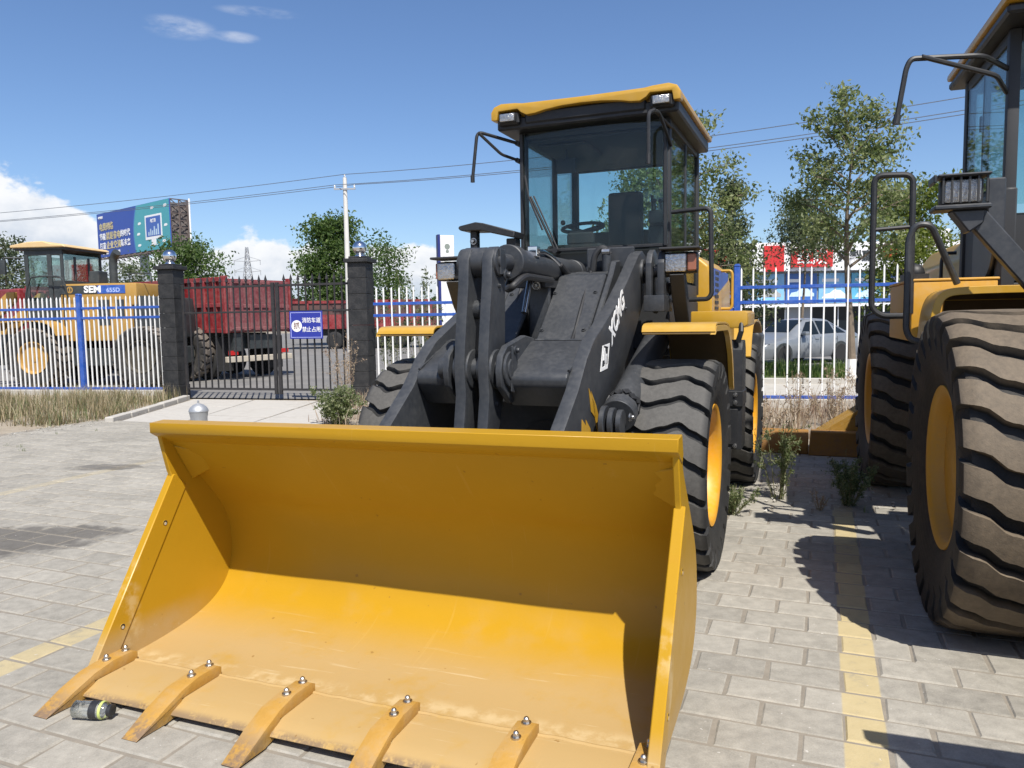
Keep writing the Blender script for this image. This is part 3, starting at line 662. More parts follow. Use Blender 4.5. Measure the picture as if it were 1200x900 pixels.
# lift arms ---------------------------------------------------------------
ARM = [(-1.60, .50), (-1.50, .80), (-1.30, .99), (-1.02, 1.19), (-.86, 1.345), (-.72, 1.44), (-.25, 1.63), (.08, 1.80), (.40, 1.985), (.52, 2.025), (.62, 2.0), (.69, 1.93), (.69, 1.83), (.62, 1.72), (.32, 1.48), (-.05, 1.22), (-.45, .90), (-.78, .72), (-1.35, .32), (-1.50, .30), (-1.59, .38)]
for s in (-1, 1):
    b = MB(); x = s*.49
    b.prism(ARM, 'x', x-.038, x+.038)
    b.cyl((x-.055, .52, 1.88), (x+.055, .52, 1.88), .085, n=28); b.cyl((x-.075, -1.50, .40), (x+.075, -1.50, .40), .10, n=24)
    arm = b.build('lift_arm', M_grey, LD, bevel=.008, seg=2)
    if s > 0:
        X_ = x+.0395; dr = (0, .80, .60)
        Mx = frame((X_, -.205, 1.565), dr, (0, -.6, .8))
        text('XCMG', .165, M_wletter, 'lettering', arm, Mx, th=.0012, shear=.12, sx=.86, bold=.006)
        lg = MB(); # emblem: diamond with a cut band
        def P(a, c): o = Vector((X_+.001, -.50, 1.335)); return o+Vector(dr)*a+Vector((0, -.6, .8))*c
        for q in ([(-.13, 0), (0, .085), (.02, .07), (-.095, 0)], [(-.13, 0), (-.095, 0), (.02, -.07), (0, -.085)], [(0, .085), (.13, 0), (.095, 0), (.02, .07)][::1], [(0, -.085), (.02, -.07), (.095, 0), (.13, 0)],
                  [(-.05, .015), (.02, .055), (.035, .035), (-.02, .0)], [(.05, -.015), (-.02, -.055), (-.035, -.035), (.02, .0)], [(-.02, .02), (.03, .045), (.02, -.02), (-.03, -.045)]):
            lg.sheet([P(*p) for p in q], .0025)
        lg.build('emblem', M_wletter, arm)
        fl_ = MB()
        for q in ([(-.845, 1.185), (-.735, 1.09), (-.715, 1.005), (-.80, 1.05)], [(-.80, 1.165), (-.70, 1.075), (-.615, .955), (-.66, .90), (-.725, 1.0)], [(-.975, 1.03), (-.90, .985), (-.885, .86), (-.985, .90)], [(-.905, 1.02), (-.82, .96), (-.79, .83), (-.875, .87)]):
            fl_.sheet([(X_+.001, y, z) for y, z in q], .0025)
        fl_.build('yellow_mark', M_yel, arm)
# cross box between the arms, in two halves with ears for the lever pin
for x0, x1 in ((-.452, -.215), (.085, .452)):
    b = MB(); pr = [(-.98, 1.20), (-.985, 1.245), (-.965, 1.275), (-.90, 1.30), (-.60, 1.435), (-.52, 1.43), (-.50, 1.10), (-.86, 1.08)]
    b.prism(pr, 'x', x0, x1); b.build('arm_crossmember', M_grey, LD, bevel=.014, seg=2)
b = MB(); b.cyl((-.24, -.72, 1.24), (.09, -.72, 1.24), .13, n=24)
for x0, x1 in ((-.240, -.205), (.075, .112)):
    b.prism([(-1.06, 1.20), (-1.075, 1.29), (-1.05, 1.37), (-.98, 1.42), (-.70, 1.47), (-.55, 1.45), (-.5, 1.12), (-.93, 1.10)], 'x', x0, x1)
b.build('lever_bracket', M_grey, LD, bevel=.006)
b = MB(); b.cyl((-.30, -.955, 1.29), (.135, -.955, 1.29), .062, n=24); b.cyl((.112, -.955, 1.29), (.128, -.955, 1.29), .10, n=28)
b.prism([(-.985, 1.17), (-.92, 1.15), (-.90, 1.40), (-.97, 1.42)], 'x', .128, .143)
b.bolt((.143, -.94, 1.395), (1, 0, 0), .016, .02)
b.build('lever_pin', M_grey, LD, bevel=.004)

# tilt lever: two shaped plates
LEV = [(-.81, 1.80), (-.80, 1.88), (-.83, 1.945), (-.89, 1.968), (-.95, 1.95), (-.99, 1.89), (-1.0, 1.76), (-1.03, 1.60), (-1.06, 1.42), (-1.075, 1.30), (-1.06, 1.15), (-1.10, .95), (-1.16, .75), (-1.12, .68), (-1.04, .70), (-.93, .95), (-.86, 1.12), (-.83, 1.28), (-.82, 1.45), (-.81, 1.65)]
b = MB()
for x0, x1 in ((-.168, -.104), (-.026, .036)): b.prism(LEV, 'x', x0, x1)
for x0, x1 in ((-.184, -.092), (-.04, .05)): b.cyl((x0, -.895, 1.88), (x1, -.895, 1.88), .082, n=28); b.cyl((x0, -.955, 1.29), (x1, -.955, 1.29), .11, n=28)
b.cyl((-.11, -.90, 1.62), (-.02, -.90, 1.62), .055, n=20)
b.build('tilt_lever', M_grey, LD, bevel=.008, seg=2)
b = MB(); b.cyl((-.205, -.895, 1.88), (.062, -.895, 1.88), .045, n=24); b.prism([(-.93, 1.81), (-.86, 1.81), (-.86, 1.95), (-.93, 1.95)], 'x', .05, .062)
b.bolt((.06, -.86, 1.81), (1, 0, 0), .02, .025); b.build('lever_top_pin', M_grey, LD, bevel=.003)
b = MB(); b.prism([(-1.15, .78), (-1.04, .78), (-1.40, .74), (-1.56, .78), (-1.56, .68), (-1.4, .64), (-1.05, .66)][::1], 'x', -.13, -.06); b.build('bucket_link', M_grey, LD, bevel=.006)

# tilt cylinder
cyl = MB(); p0, p1 = Vector((-.065, -.52, 1.905)), Vector((-.075, .86, 1.905))
cyl.cyl(p0, p1, .092, n=32); cyl.cyl(p0+Vector((0, -.012, 0)), p0+Vector((0, .10, 0)), .108, n=32); cyl.cyl(p1-Vector((0, .10, 0)), p1, .10, n=28)
cyl.cyl((-.16, .93, 1.905), (-.03, .93, 1.905), .08, n=24)
cylo = cyl.build('tilt_cylinder', M_grey, LD, bevel=.006)
b = MB(); b.cyl((-.065, -.86, 1.882), (-.065, -.50, 1.905), .052, n=24); b.cyl((-.10, -.895, 1.88), (-.03, -.895, 1.88), .085, n=24); b.build('piston_rod', M_grey, cylo, bevel=.003)
b = MB(); b.tube([(.0, -.20, 1.99), (.0, -.05, 2.0), (.0, .10, 1.98), (.02, .22, 1.93)], .017, 10, fillet=.06); b.box(-.035, .025, -.255, -.185, 1.955, 2.02); b.build('pipe_elbow', M_chrome, cylo, bevel=.004)
b = MB(); b.tube([(.02, .22, 1.93), (.05, .38, 1.84), (.12, .42, 1.80), (.20, .40, 1.86), (.215, .40, 2.0), (.27, .41, 2.06), (.32, .42, 2.0)], .023, 10, fillet=.09)
b.tube([(-.10, -.40, 1.80), (-.06, -.55, 1.74), (.0, -.62, 1.75), (.03, -.50, 1.82), (.0, .1, 1.82)], .022, 10, fillet=.1); b.build('hose', M_hose, cylo)
b = MB(); b.cyl((.30, .42, 1.86), (.30, .42, 2.0), .035, n=16); b.box(.24, .36, .37, .47, 1.78, 1.87); b.tube([(.30, .38, 1.85), (.28, .2, 1.66), (.26, .02, 1.50)], .016, 8)
b.cyl((.27, .40, 2.02), (.33, .40, 2.02), .022, n=12, m=1); b.build('pipe_clamp', [M_grey, M_steel], LD, bevel=.003)
b = MB(); b.box(-.20, .01, -.05, .25, 1.77, 1.82); b.bolt((-.05, -.06, 1.78), (0, -1, 0), .02, .02, 1); b.cyl((-.08, -.22, 1.60), (-.08, -.10, 1.83), .02, n=10, m=1); b.build('cylinder_guard', [M_black, M_steel], LD, bevel=.003)

# lift cylinders
for s in (-1, 1):
    b = MB(); x = s*.645
    a0, a1 = Vector((x, -.74, .985)), Vector((x, .42, 1.40))
    d = (a1-a0).normalized()
    b.cyl(a0+d*.10, a1, .088, n=28); b.cyl(a0+d*.08, a0+d*.17, .100, n=28)
    for k in range(3): b.cyl((x-.07+.045*k, a0.y, a0.z), (x-.04+.045*k, a0.y, a0.z), .095-.01*k, n=26)
    b.bolt((x+.08, a0.y+.03, a0.z+.03), (1, 0, 0), .016, .02, 1)
    b.build('lift_cylinder', [M_grey, M_steel], LD, bevel=.004)
    wrap = MB()
    for k in range(14):
        a = 2*pi*k/14; o = d.orthogonal().normalized(); q = d.cross(o); r = o*cos(a)+q*sin(a); c = a0+d*(.20+.018*(k % 2))+r*.097; tgt = d.cross(r)
        wrap.sheet([c-tgt*.028, c+d*.03, c+tgt*.028, c-d*.03], .006)
    wrap.build('torn_wrap', M_black, LD)
# pivot ears beside the right arm top
for s in (-1, 1):
    b = MB()
    for x0, x1 in ((.575, .615), (.655, .70)):
        b.prism([(.40, 1.70), (.40, 1.93), (.45, 2.0), (.53, 2.03), (.61, 2.0), (.66, 1.93), (.68, 1.6)], 'x', min(s*x0, s*x1), max(s*x0, s*x1))
    b.cyl((s*.42, .52, 1.88), (s*.72, .52, 1.88), .045, n=20); b.box(min(s*.57, s*.71), max(s*.57, s*.71), .36, .66, 1.60, 1.71); b.bolt((s*.705, .47, 1.92), (s, 0, 0), .018, .02, 1)
    b.build('arm_pivot', [M_grey, M_steel], LD, bevel=.01, seg=2)

# fenders
for s in (-1, 1):
    b = MB()
    pr = [(-.30, 1.475), (-.28, 1.515), (-.20, 1.53), (.36, 1.525), (.50, 1.47), (.66, 1.30), (.74, 1.06)]
    pr = smooth_poly(pr, 2)
    b.strip([(y, z) for y, z in pr], 'x', min(s*.70, s*1.13), max(s*.70, s*1.13), -.012)
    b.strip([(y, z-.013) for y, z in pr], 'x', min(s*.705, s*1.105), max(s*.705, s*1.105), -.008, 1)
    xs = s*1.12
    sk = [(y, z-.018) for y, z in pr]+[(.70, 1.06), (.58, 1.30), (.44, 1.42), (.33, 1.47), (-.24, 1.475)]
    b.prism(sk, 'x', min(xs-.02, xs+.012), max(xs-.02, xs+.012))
    b.build('front_fender', [M_yel, M_undershade], LD, bevel=.003)
# side step / tank with yellow tool box
for s in (-1, 1):
    b = MB(); x0, x1 = (.74, 1.17) if s > 0 else (-1.17, -.74)
    b.prism([(x0, 1.50), (x0+.02, 1.475), (x1-.05, 1.465), (x1, 1.49), (x1, 1.585), (x1-.02, 1.60), (x0, 1.60)], 'y', 1.30, 1.95)
    b.box(x0+.05, x1-.16, 1.36, 1.9, 1.2, 1.478)
    b.build('step_box', M_yel, LD, bevel=.012, seg=2)
    b = MB(); xx = (.985, 1.135) if s > 0 else (-1.135, -.985)
    b.prism([(1.30, .52), (1.30, 1.30), (1.36, 1.37), (1.52, 1.37), (1.58, 1.30), (1.58, .52)], 'x', *xx)
    b.box(xx[0]+.01, xx[1]-.03, 1.285, 1.302, .56, .84)
    b.box(xx[0]-.004, xx[1]+.006, 1.278, 1.60, .86, .98, 0)
    for zz in (.89, .95): 
        for x in (xx[0]+.03, xx[1]-.05): b.bolt((x, 1.278, zz), (0, -1, 0), .013, .012, 1)
    for x in (xx[0]+.03, xx[1]-.05): b.bolt((x, 1.285, .55), (0, -1, 0), .013, .012, 1)
    b.build('step_panel', [M_black, M_steel], LD, bevel=.006)
    b = MB(); b.tube([(s*1.10, 1.30, 1.36), (s*1.125, 1.28, 1.44), (s*1.12, 1.35, 1.56)], .02, 8); b.build('pipe', M_black, LD)

# cab ---------------------------------------------------------------------
cab = empty('cab', LD)
XL, XR, YF, YR, ZB, ZT = -.52, .655, .87, 2.30, 2.05, 3.02
b = MB()
pw = .055
for x0, x1 in ((XL, XL+pw), (XR-pw, XR)):
    b.box(x0, x1, YF, YF+.07, ZB-.2, ZT); b.box(x0, x1, YR-.08, YR, ZB-.3, ZT); b.box(x0+.01, x1-.01, 1.62, 1.68, ZB-.3, ZT)
    b.box(x0+.004, x1-.004, YF+.07, YR-.08, ZT-.06, ZT+.02); b.box(x0+.004, x1-.004, YF+.07, YR-.08, ZB-.36, ZB-.22)
b.box(XL+pw, XR-pw, YF+.01, YF+.06, ZT-.07, ZT+.02); b.box(XL+pw, XR-pw, YR-.06, YR-.01, ZT-.10, ZT+.02)
b.build('cab_frame', M_plast, cab, bevel=.012, seg=2)
b = MB(); b.box(XL+.005, XR-.005, YF+.005, YR-.005, 1.32, ZB-.36+.003); b.box(XL+pw+.002, XR-pw-.002, YR-.07, YR-.02, 1.6, 2.36); b.box(XL+pw+.002, XR-pw-.002, YF+.012, YF+.05, 1.6, ZB+.02)
b.build('cab_body', M_plast, cab, bevel=.01)
def pane(name, pts, th=.006): 
    p = MB(); p.sheet(pts, th); return p.build(name, G_cab, cab)
# bowed windscreen
p = MB(); nb_ = 10; vs = []
for j in range(nb_+1):
    x = XL+.012+(XR-XL-.024)*j/nb_; bow = .05*(1-((j/nb_)*2-1)**2)
    vs += [(x, YF-.012-bow, ZB+.045), (x, YF-.012-bow, ZT-.03)]
p.add(vs, [(2*j, 2*j+2, 2*j+3, 2*j+1) for j in range(nb_)]); ws = p.build('windscreen', G_cab, cab)
for x in (XL+.02, XR-.02):
    pane('side_window', [(x, YF+.06, ZB-.2), (x, 1.63, ZB-.2), (x, 1.63, ZT-.03), (x, YF+.06, ZT-.03)])
    pane('side_window', [(x, 1.67, ZB-.2), (x, YR-.07, ZB-.2), (x, YR-.07, ZT-.03), (x, 1.67, ZT-.03)])
pane('rear_window', [(XL+.05, YR-.03, 2.36), (XR-.05, YR-.03, 2.36), (XR-.05, YR-.03, ZT-.08), (XL+.05, YR-.03, ZT-.08)])
# roof: yellow cap with arched front over a black lining, lamp recesses at the corners
RC, RH = .05, .715
half = [(0, 3.122), (.15, 3.118), (.28, 3.104), (.36, 3.088), (.43, 3.084), (.475, 3.108), (.50, 3.134), (.655, 3.130), (.665, 3.065), (RH, 3.068), (RH, 3.125), (.69, 3.165), (.63, 3.185), (.52, 3.180), (.46, 3.172), (0, 3.168)]
poly = [(RC+x, z) for x, z in half]+[(RC-x, z) for x, z in half[::-1][1:-1]]
b = MB(); b.prism(poly, 'y', .66, .76)
b.prism([(RC-RH, 3.092), (RC-RH, 3.125), (RC-.69, 3.165), (RC-.6, 3.18), (RC, 3.185), (RC+.6, 3.18), (RC+.69, 3.165), (RC+RH, 3.125), (RC+RH, 3.092)], 'y', .762, 2.28)
roof = b.build('roof', M_yel, cab, bevel=.010, seg=2, sharp=28)
b = MB(); b.box(RC-.69, RC+.69, .72, 2.25, 3.0, 3.089); b.box(RC-.46, RC+.46, .705, .758, 3.03, 3.116)
for s in (-1, 1): b.box(RC+s*.58-.085, RC+s*.58+.085, .675, .75, 3.03, 3.118)
b.build('roof_lining', M_black, roof, bevel=.012)
b = MB(); b.box(XL+.05, XR-.05, YF+.06, YR-.06, 2.93, 2.998); b.box(XL+.1, XL+.5, 1.0, 1.5, 2.91, 2.929); b.build('headliner', M_seat, cab, bevel=.02)
for s in (-1, 1):
    b = MB(); cx = RC+s*.58; b.box(cx-.066, cx+.066, .655, .70, 3.042, 3.110); lm = b.build('work_lamp', M_black, roof, bevel=.012, seg=2)
    b = MB(); b.box(cx-.058, cx+.058, .644, .657, 3.048, 3.104); b.build('reflector', M_lens, roof, bevel=.012, seg=2)
# interior
b = MB()
b.box(-.14, .28, 1.50, 1.95, 1.95, 2.12); b.box(-.08, .22, 1.88, 2.0, 2.12, 2.66)
b.build('seat', M_seat, cab, bevel=.035, seg=3)
b = MB(); b.tube([(-.13+.17*cos(a), 1.28+.16*sin(a)*.85, 2.30+.05*sin(a)) for a in [2*pi*k/24 for k in range(25)]], .015, 8)
for a in (0.4, 2.7, 4.7): b.tube([(-.13, 1.28, 2.27), (-.13+.165*cos(a), 1.28+.14*sin(a), 2.30+.045*sin(a))], .012, 6)
b.tube([(-.13, 1.28, 2.27), (-.13, 1.16, 1.9)], .03, 10); b.ball((-.28, 1.22, 2.34), .022, 10); b.build('steering_wheel', M_plast, cab)
b = MB(); b.box(-.34, .12, .96, 1.16, 1.7, 2.14); b.box(.40, .56, 1.3, 2.0, 1.75, 2.30); b.box(.42, .54, 1.2, 1.35, 2.28, 2.40); b.build('console', M_plast, cab, bevel=.04, seg=3)
b = MB(); b.box(-.30, -.14, 1.12, 1.15, 2.72, 2.83); b.cyl((-.22, 1.14, 2.83), (-.22, 1.16, 2.95), .008, n=6); b.build('interior_mirror', M_plast, cab, bevel=.02, seg=2)
# wiper
b = MB(); b.tube([(-.21, .80, 2.09), (-.40, .79, 2.50)], .010, 6); b.tube([(-.185, .79, 2.09), (-.37, .78, 2.50)], .007, 6); b.tube([(-.44, .775, 2.66), (-.41, .77, 2.5), (-.30, .775, 2.24)], .009, 6); b.cyl((-.20, .76, 2.08), (-.20, .86, 2.08), .022, n=10)
b.build('wiper', M_black, cab)
# mirror brackets without mirrors
for pts in ([(-.53, .88, 2.95), (-.72, .58, 3.03), (-.775, .55, 2.99), (-.82, .56, 2.66)], [(-.53, .88, 2.80), (-.72, .585, 3.02)]):
    pass
b = MB(); b.tube([(-.53, .88, 2.93), (-.755, .60, 2.985), (-.80, .60, 2.64)], .013, 8, fillet=.05); b.tube([(-.53, .88, 2.80), (-.62, .75, 2.83), (-.745, .60, 2.975)], .012, 8, fillet=.03)
for z in (2.93, 2.80): b.cyl((-.535, .86, z), (-.535, .93, z), .02, n=8)
b.cyl((-.80, .60, 2.66), (-.80, .60, 2.61), .017, n=8); b.build('mirror_bracket', M_black, cab)
b = MB(); b.tube([(.66, .88, 2.80), (.62, .62, 2.99), (.575, .50, 2.965), (.575, .50, 2.64)], .013, 8, fillet=.05); b.tube([(.66, .88, 2.93), (.60, .55, 2.985)], .012, 8)
b.cyl((.575, .50, 2.68), (.575, .50, 2.61), .016, n=8); b.build('mirror_bracket', M_black, cab)
# head lamps on grey brackets with black shelves over them
for s, cx, cy in ((1, .80, .45), (-1, -.885, .35)):
    b = MB(); b.box(cx-.115, cx+.115, cy, cy+.10, 1.855, 2.0); hb = b.build('head_lamp', M_black, LD, bevel=.03, seg=3)
    b = MB(); b.box(cx-.10, cx+.045, cy-.025, cy+.004, 1.865, 1.99); b.build('reflector', M_lens, hb, bevel=.025, seg=3)
    b = MB(); b.box(cx+.05 if s > 0 else cx-.112, cx+.108 if s > 0 else cx-.102, cy-.02, cy+.02, 1.87, 1.985); b.build('indicator', M_amber, hb, bevel=.008)
    b = MB(); b.box(cx-.135, cx+.135, cy-.07, cy+.12, 2.012, 2.03); b.prism([(cy-.02, 1.85), (cy+.08, 1.85), (cy+.24, 1.62), (cy+.24, 1.50), (cy+.10, 1.66)], 'x', cx-s*.02-.05, cx-s*.02+.05)
    b.tube([(cx-s*.06, cy+.15, 1.80), (cx-s*.22, cy+.2, 1.60)], .03, 8)
    b.build('lamp_bracket', M_plast, LD, bevel=.006)
# folded-out black tray on a post beside the left of the cab
b = MB(); b.prism([(-.80, 2.235), (-.78, 2.215), (-.62, 2.21), (-.36, 2.145), (-.35, 2.19), (-.60, 2.262), (-.66, 2.272), (-.79, 2.25)], 'y', .32, .52)
b.box(-.73, -.675, .38, .44, 2.0, 2.215); b.box(-.45, -.375, .40, .50, 2.04, 2.15); b.bolt((-.70, .38, 2.14), (0, -1, 0), .02, .02, 1); b.bolt((-.70, .38, 2.06), (0, -1, 0), .02, .02, 1)
b.build('cover_tray', [M_black, M_steel], LD, bevel=.006)
b = MB(); b.tube([(.675, .82, 2.315), (.93, .80, 2.325), (.955, .80, 2.30), (.965, .80, 1.72), (.94, .80, 1.685), (.68, .82, 1.68)], .017, 10, fillet=.06); b.build('hand_rail', M_black, LD)
# body below the cab, engine hood, rear
b = MB(); b.box(-.42, .5, .9, 3.6, .75, 1.33); b.box(-.60, .72, 1.28, 2.0, 1.25, 1.34); b.cyl((-.68, 2.68, .64), (.70, 2.68, .64), .16, n=20); b.ball((0, 2.68, .64), .3, 18); b.build('rear_frame', M_grey, LD, bevel=.01)
b = MB(); hp = [(-.60, 1.34), (-.60, 1.98), (-.52, 2.12), (.62, 2.12), (.735, 2.02), (.765, 1.9), (.765, 1.34)]
b.prism(hp, 'y', 2.36, 3.85); hood = b.build('engine_hood', M_yel, LD, bevel=.03, seg=3)
b = MB()
for k in range(7): b.box(.762, .772, 2.55, 2.80, 1.62+.055*k, 1.65+.055*k)
b.build('vent', M_black, hood)
b = MB(); b.prism([(2.40, 1.75), (2.40, 2.0), (3.6, 2.0), (3.6, 1.93), (2.6, 1.75)], 'x', .767, .7695); b.build('stripe', M_blue, hood)
b = MB(); b.tube([(.77, 3.0, 2.0), (.86, 3.0, 2.0), (.875, 3.0, 1.97), (.875, 3.0, 1.66), (.86, 3.0, 1.63), (.77, 3.0, 1.63)], .014, 8, fillet=.03); b.build('grab_handle', M_yel, hood)
b = MB(); b.prism([(-1.05, .75), (1.05, .75), (1.1, 1.35), (.8, 1.6), (-.8, 1.6), (-1.1, 1.35)], 'y', 3.87, 4.3); b.build('counterweight', M_grey, LD, bevel=.05, seg=3)
for s in (-1, 1):
    b = MB(); pr = smooth_poly([(2.0, 1.2), (2.15, 1.42), (2.35, 1.5), (3.0, 1.5), (3.3, 1.38)], 2); b.strip(pr, 'x', min(s*.77, s*1.14), max(s*.77, s*1.14), .022); b.build('rear_fender', M_yel, LD, bevel=.005)
b = MB(); b.cyl((.2, 3.0, 2.12), (.2, 3.0, 2.75), .05, n=16); b.build('exhaust_stack', M_black, hood)

# small fittings on the linkage: weld beads, grease nipples, hoses, plates
b = MB()
for x0, x1 in ((-.452, -.24), (.112, .452)): b.tube([(x0+(x1-x0)*i/14, -.53+random.uniform(-.003, .003), 1.438) for i in range(15)], .008, 5)
for s in (-1, 1): b.tube([(s*.451, -.95+.42*i/10, 1.285+.155*i/10+random.uniform(-.002, .002)) for i in range(11)], .008, 5)
b.build('weld_beads', M_grey, LD)
for pts in ([(.20, .36, 1.88), (.22, .20, 1.78), (.235, .0, 1.62), (.24, -.16, 1.47), (.25, -.28, 1.40), (.27, -.40, 1.24)], [(-.28, .40, 1.90), (-.25, .20, 1.80), (-.24, .02, 1.62), (-.25, -.15, 1.46)]):
    b = MB(); b.tube(pts, .014, 8, fillet=.05); b.build('hose', M_hose, LD)
for p, d in (((.036, -.90, 1.75), (1, 0, 0)), ((.0355, -.97, 1.10), (1, 0, 0)), ((.53, .0, 1.62), (1, 0, 0)), ((.53, -1.15, .78), (1, 0, 0)), ((.02, .12, 1.735), (0, -.66, .75)), ((.30, .12, 1.735), (0, -.66, .75)), ((.02, -.16, 1.49), (0, -.66, .75)), ((.30, -.16, 1.49), (0, -.66, .75)), ((-.30, .12, 1.735), (0, -.66, .75)), ((-.30, -.16, 1.49), (0, -.66, .75))):
    b = MB(); b.bolt(p, d, .010, .010); b.build('bolt', M_grey, LD)
# rubber seal round the windscreen and dashboard details
b = MB()
for x in (XL+.03, XR-.03): b.box(x-.012, x+.012, YF-.035, YF-.008, ZB+.03, ZT-.03)
b.box(XL+.042, XR-.042, YF-.075, YF-.050, ZB+.022, ZB+.046); b.build('screen_seal', M_black, cab, bevel=.004)
b = MB(); b.box(-.20, .02, 1.06, 1.12, 2.142, 2.24); b.build('instrument_panel', M_seat, cab, bevel=.015)
for x, y in ((.46, 1.36), (.50, 1.40)):
    b = MB(); b.tube([(x, y, 2.30), (x-.01, y-.03, 2.46)], .008, 6); b.ball((x-.012, y-.035, 2.48), .02, 10); b.build('lever', M_black, cab)
b = MB(); b.tube([(.30, 1.95, 2.62), (.31, 1.93, 2.50), (.30, 1.80, 2.2)], .012, 6); b.build('seat_belt', M_black, cab)

# ------------------------------------------------------------------ second, larger wheel loader at the right edge
TR = rad(19.3)
LR = Vector((cos(TR), -sin(TR), 0)); ORG = uv(0.53, 4.7)+LR*1.35
RL = empty('wheel_loader', None, ORG, (0, 0, -TR))
tag(RL, 'larger yellow wheel loader with dusty tyres cut off by the right edge', 'wheel loader')
TY2 = tyre_mesh('tyre', 0.80, 0.60, 0.40, 25, 0.047, 0.29, M_rubd, ((-.55, -.2), (-.40, -.12), (-.2, .16), (.02, .30), (.22, .12), (.40, -.24), (.55, -.55)))
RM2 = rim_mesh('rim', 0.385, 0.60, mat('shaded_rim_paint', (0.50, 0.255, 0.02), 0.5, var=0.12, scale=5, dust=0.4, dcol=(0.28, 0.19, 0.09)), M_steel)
for x in (-1.05, 1.05):
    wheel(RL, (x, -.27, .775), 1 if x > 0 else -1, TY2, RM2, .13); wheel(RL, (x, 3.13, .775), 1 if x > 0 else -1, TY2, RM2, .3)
for s in (-1, 1):
    sec = smooth_poly([(.62, 1.715), (1.06, 1.715), (1.20, 1.70), (1.255, 1.61), (1.274, 1.38)], 2)
    b = MB(); b.strip([(s*x, z) for x, z in sec], 'y', .50, .86, -.012*s)
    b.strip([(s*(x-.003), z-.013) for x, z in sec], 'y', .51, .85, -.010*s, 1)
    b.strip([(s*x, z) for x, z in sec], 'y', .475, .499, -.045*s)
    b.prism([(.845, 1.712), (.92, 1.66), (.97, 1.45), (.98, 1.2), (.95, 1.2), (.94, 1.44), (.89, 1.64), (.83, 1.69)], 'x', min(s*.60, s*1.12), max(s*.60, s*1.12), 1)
    b.build('front_fender', [M_yel, M_undershade], RL, bevel=.003)
b = MB(); b.box(-1.29, -.80, .99, 2.05, 1.375, 1.765); b.box(-1.30, -.79, .985, 2.06, 1.767, 1.785); pl = b.build('platform_box', M_yeld, RL, bevel=.012, seg=2)
b = MB(); b.box(-1.27, -1.11, 1.5, 1.7, 1.786, 1.84); b.ball((-1.19, 1.6, 1.85), .07, 12); b.build('filler_cap', M_black, RL)
b = MB(); b.box(.80, 1.29, .99, 2.05, 1.375, 1.765); b.build('platform_box', M_yeld, RL, bevel=.012, seg=2)
b = MB(); b.tube([(-1.30, 1.02, 1.545), (-1.47, 1.0, 1.545), (-1.53, 1.0, 1.60), (-1.53, 1.0, 2.47), (-1.30, 1.0, 2.46), (-1.295, 1.0, 1.56)], .02, 10, fillet=.06); b.tube([(-1.53, 1.0, 2.115), (-1.30, 1.0, 2.125)], .014, 8); b.build('hand_rail', M_black, RL)
b = MB(); b.tube([(-1.28, .62, 1.385), (-1.345, .62, 1.40), (-1.37, .62, 1.46), (-1.37, .62, 2.02), (-1.33, .62, 2.10), (-1.25, .62, 2.095), (-1.075, .75, 1.74)], .02, 10, fillet=.06); b.build('hand_rail', M_grey, RL)
# head lamp with a slotted guard on a bent bracket
b = MB(); b.box(-1.27, -1.06, .22, .32, 2.155, 2.30); hb = b.build('head_lamp', M_black, RL, bevel=.02, seg=2)
b = MB(); b.box(-1.255, -1.075, .195, .222, 2.165, 2.29); b.build('reflector', M_lens, hb, bevel=.02, seg=2)
for k in range(6):
    b = MB(); x = -1.272+k*.0425; b.box(x, x+.010, .165, .178, 2.16, 2.30); b.build('guard_bar', M_plast, hb)
b = MB(); b.box(-1.30, -1.035, .15, .32, 2.302, 2.318); b.box(-1.32, -1.30, .15, .32, 2.27, 2.318); b.box(-1.31, -1.03, .16, .34, 2.125, 2.152); b.prism([(-1.22, 2.124), (-1.05, 2.124), (-1.06, 2.05), (-1.13, 2.0)], 'y', .20, .34)
b.box(-1.03, -.94, .28, .33, 2.0, 2.30)
M_ = frame((-.98, .26, 1.955), (.62, 0, -.78), (0, 1, 0)); b.box(-.17, .34, -.03, .05, -.055, .055, M=M_)
b.build('lamp_bracket', M_grey, RL, bevel=.008)
# cab
cab2 = empty('cab', RL)
CX0, CX1, CF, CR = -.745, .745, 1.17, 2.45
b = MB()
for x0, x1 in ((CX0, CX0+.07), (CX1-.07, CX1)):
    b.box(x0, x1, CF, CF+.07, 1.75, 3.36); b.box(x0, x1, CR-.09, CR, 1.75, 3.36); b.box(x0+.005, x1-.005, CF+.07, CR-.09, 3.28, 3.36); b.box(x0+.01, x1-.01, 1.86, 1.885, 1.9, 3.28)
    b.box(x0+.012, x1-.012, 1.93, 1.99, 2.3, 2.46); b.box(x0+.012, x1-.012, 1.93, 1.99, 2.88, 3.0)
b.box(CX0+.07, CX1-.07, CF+.01, CF+.06, 3.27, 3.36); b.box(CX0+.07, CX1-.07, CR-.07, CR-.02, 3.27, 3.36)
b.build('cab_frame', M_plast, cab2, bevel=.012, seg=2)
b = MB(); b.box(CX0+.01, CX1-.01, CF+.02, CR-.02, 1.6, 1.752); b.box(CX0+.02, CX0+.05, CF+.07, CR-.09, 1.752, 2.42); b.box(CX1-.05, CX1-.02, CF+.07, CR-.09, 1.752, 2.42); b.box(CX0+.07, CX1-.07, CF+.02, CF+.05, 1.752, 2.2)
b.prism([(CF-.01, 1.70), (CF-.01, 2.36), (CF+.14, 2.40), (CF+.14, 1.70)], 'x', CX0-.01, CX0+.075); b.build('cab_body', M_plast, cab2, bevel=.01)
b = MB(); b.prism(smooth_poly([(CF+.0, 2.35), (CF+.02, 2.0), (CF+.18, 1.78), (CF+.60, 1.74), (CF+.65, 1.9), (CF+.6, 2.36)], 2), 'x', CX0-.04, CX0-.012); b.build('door_panel', M_grey, cab2, bevel=.01)
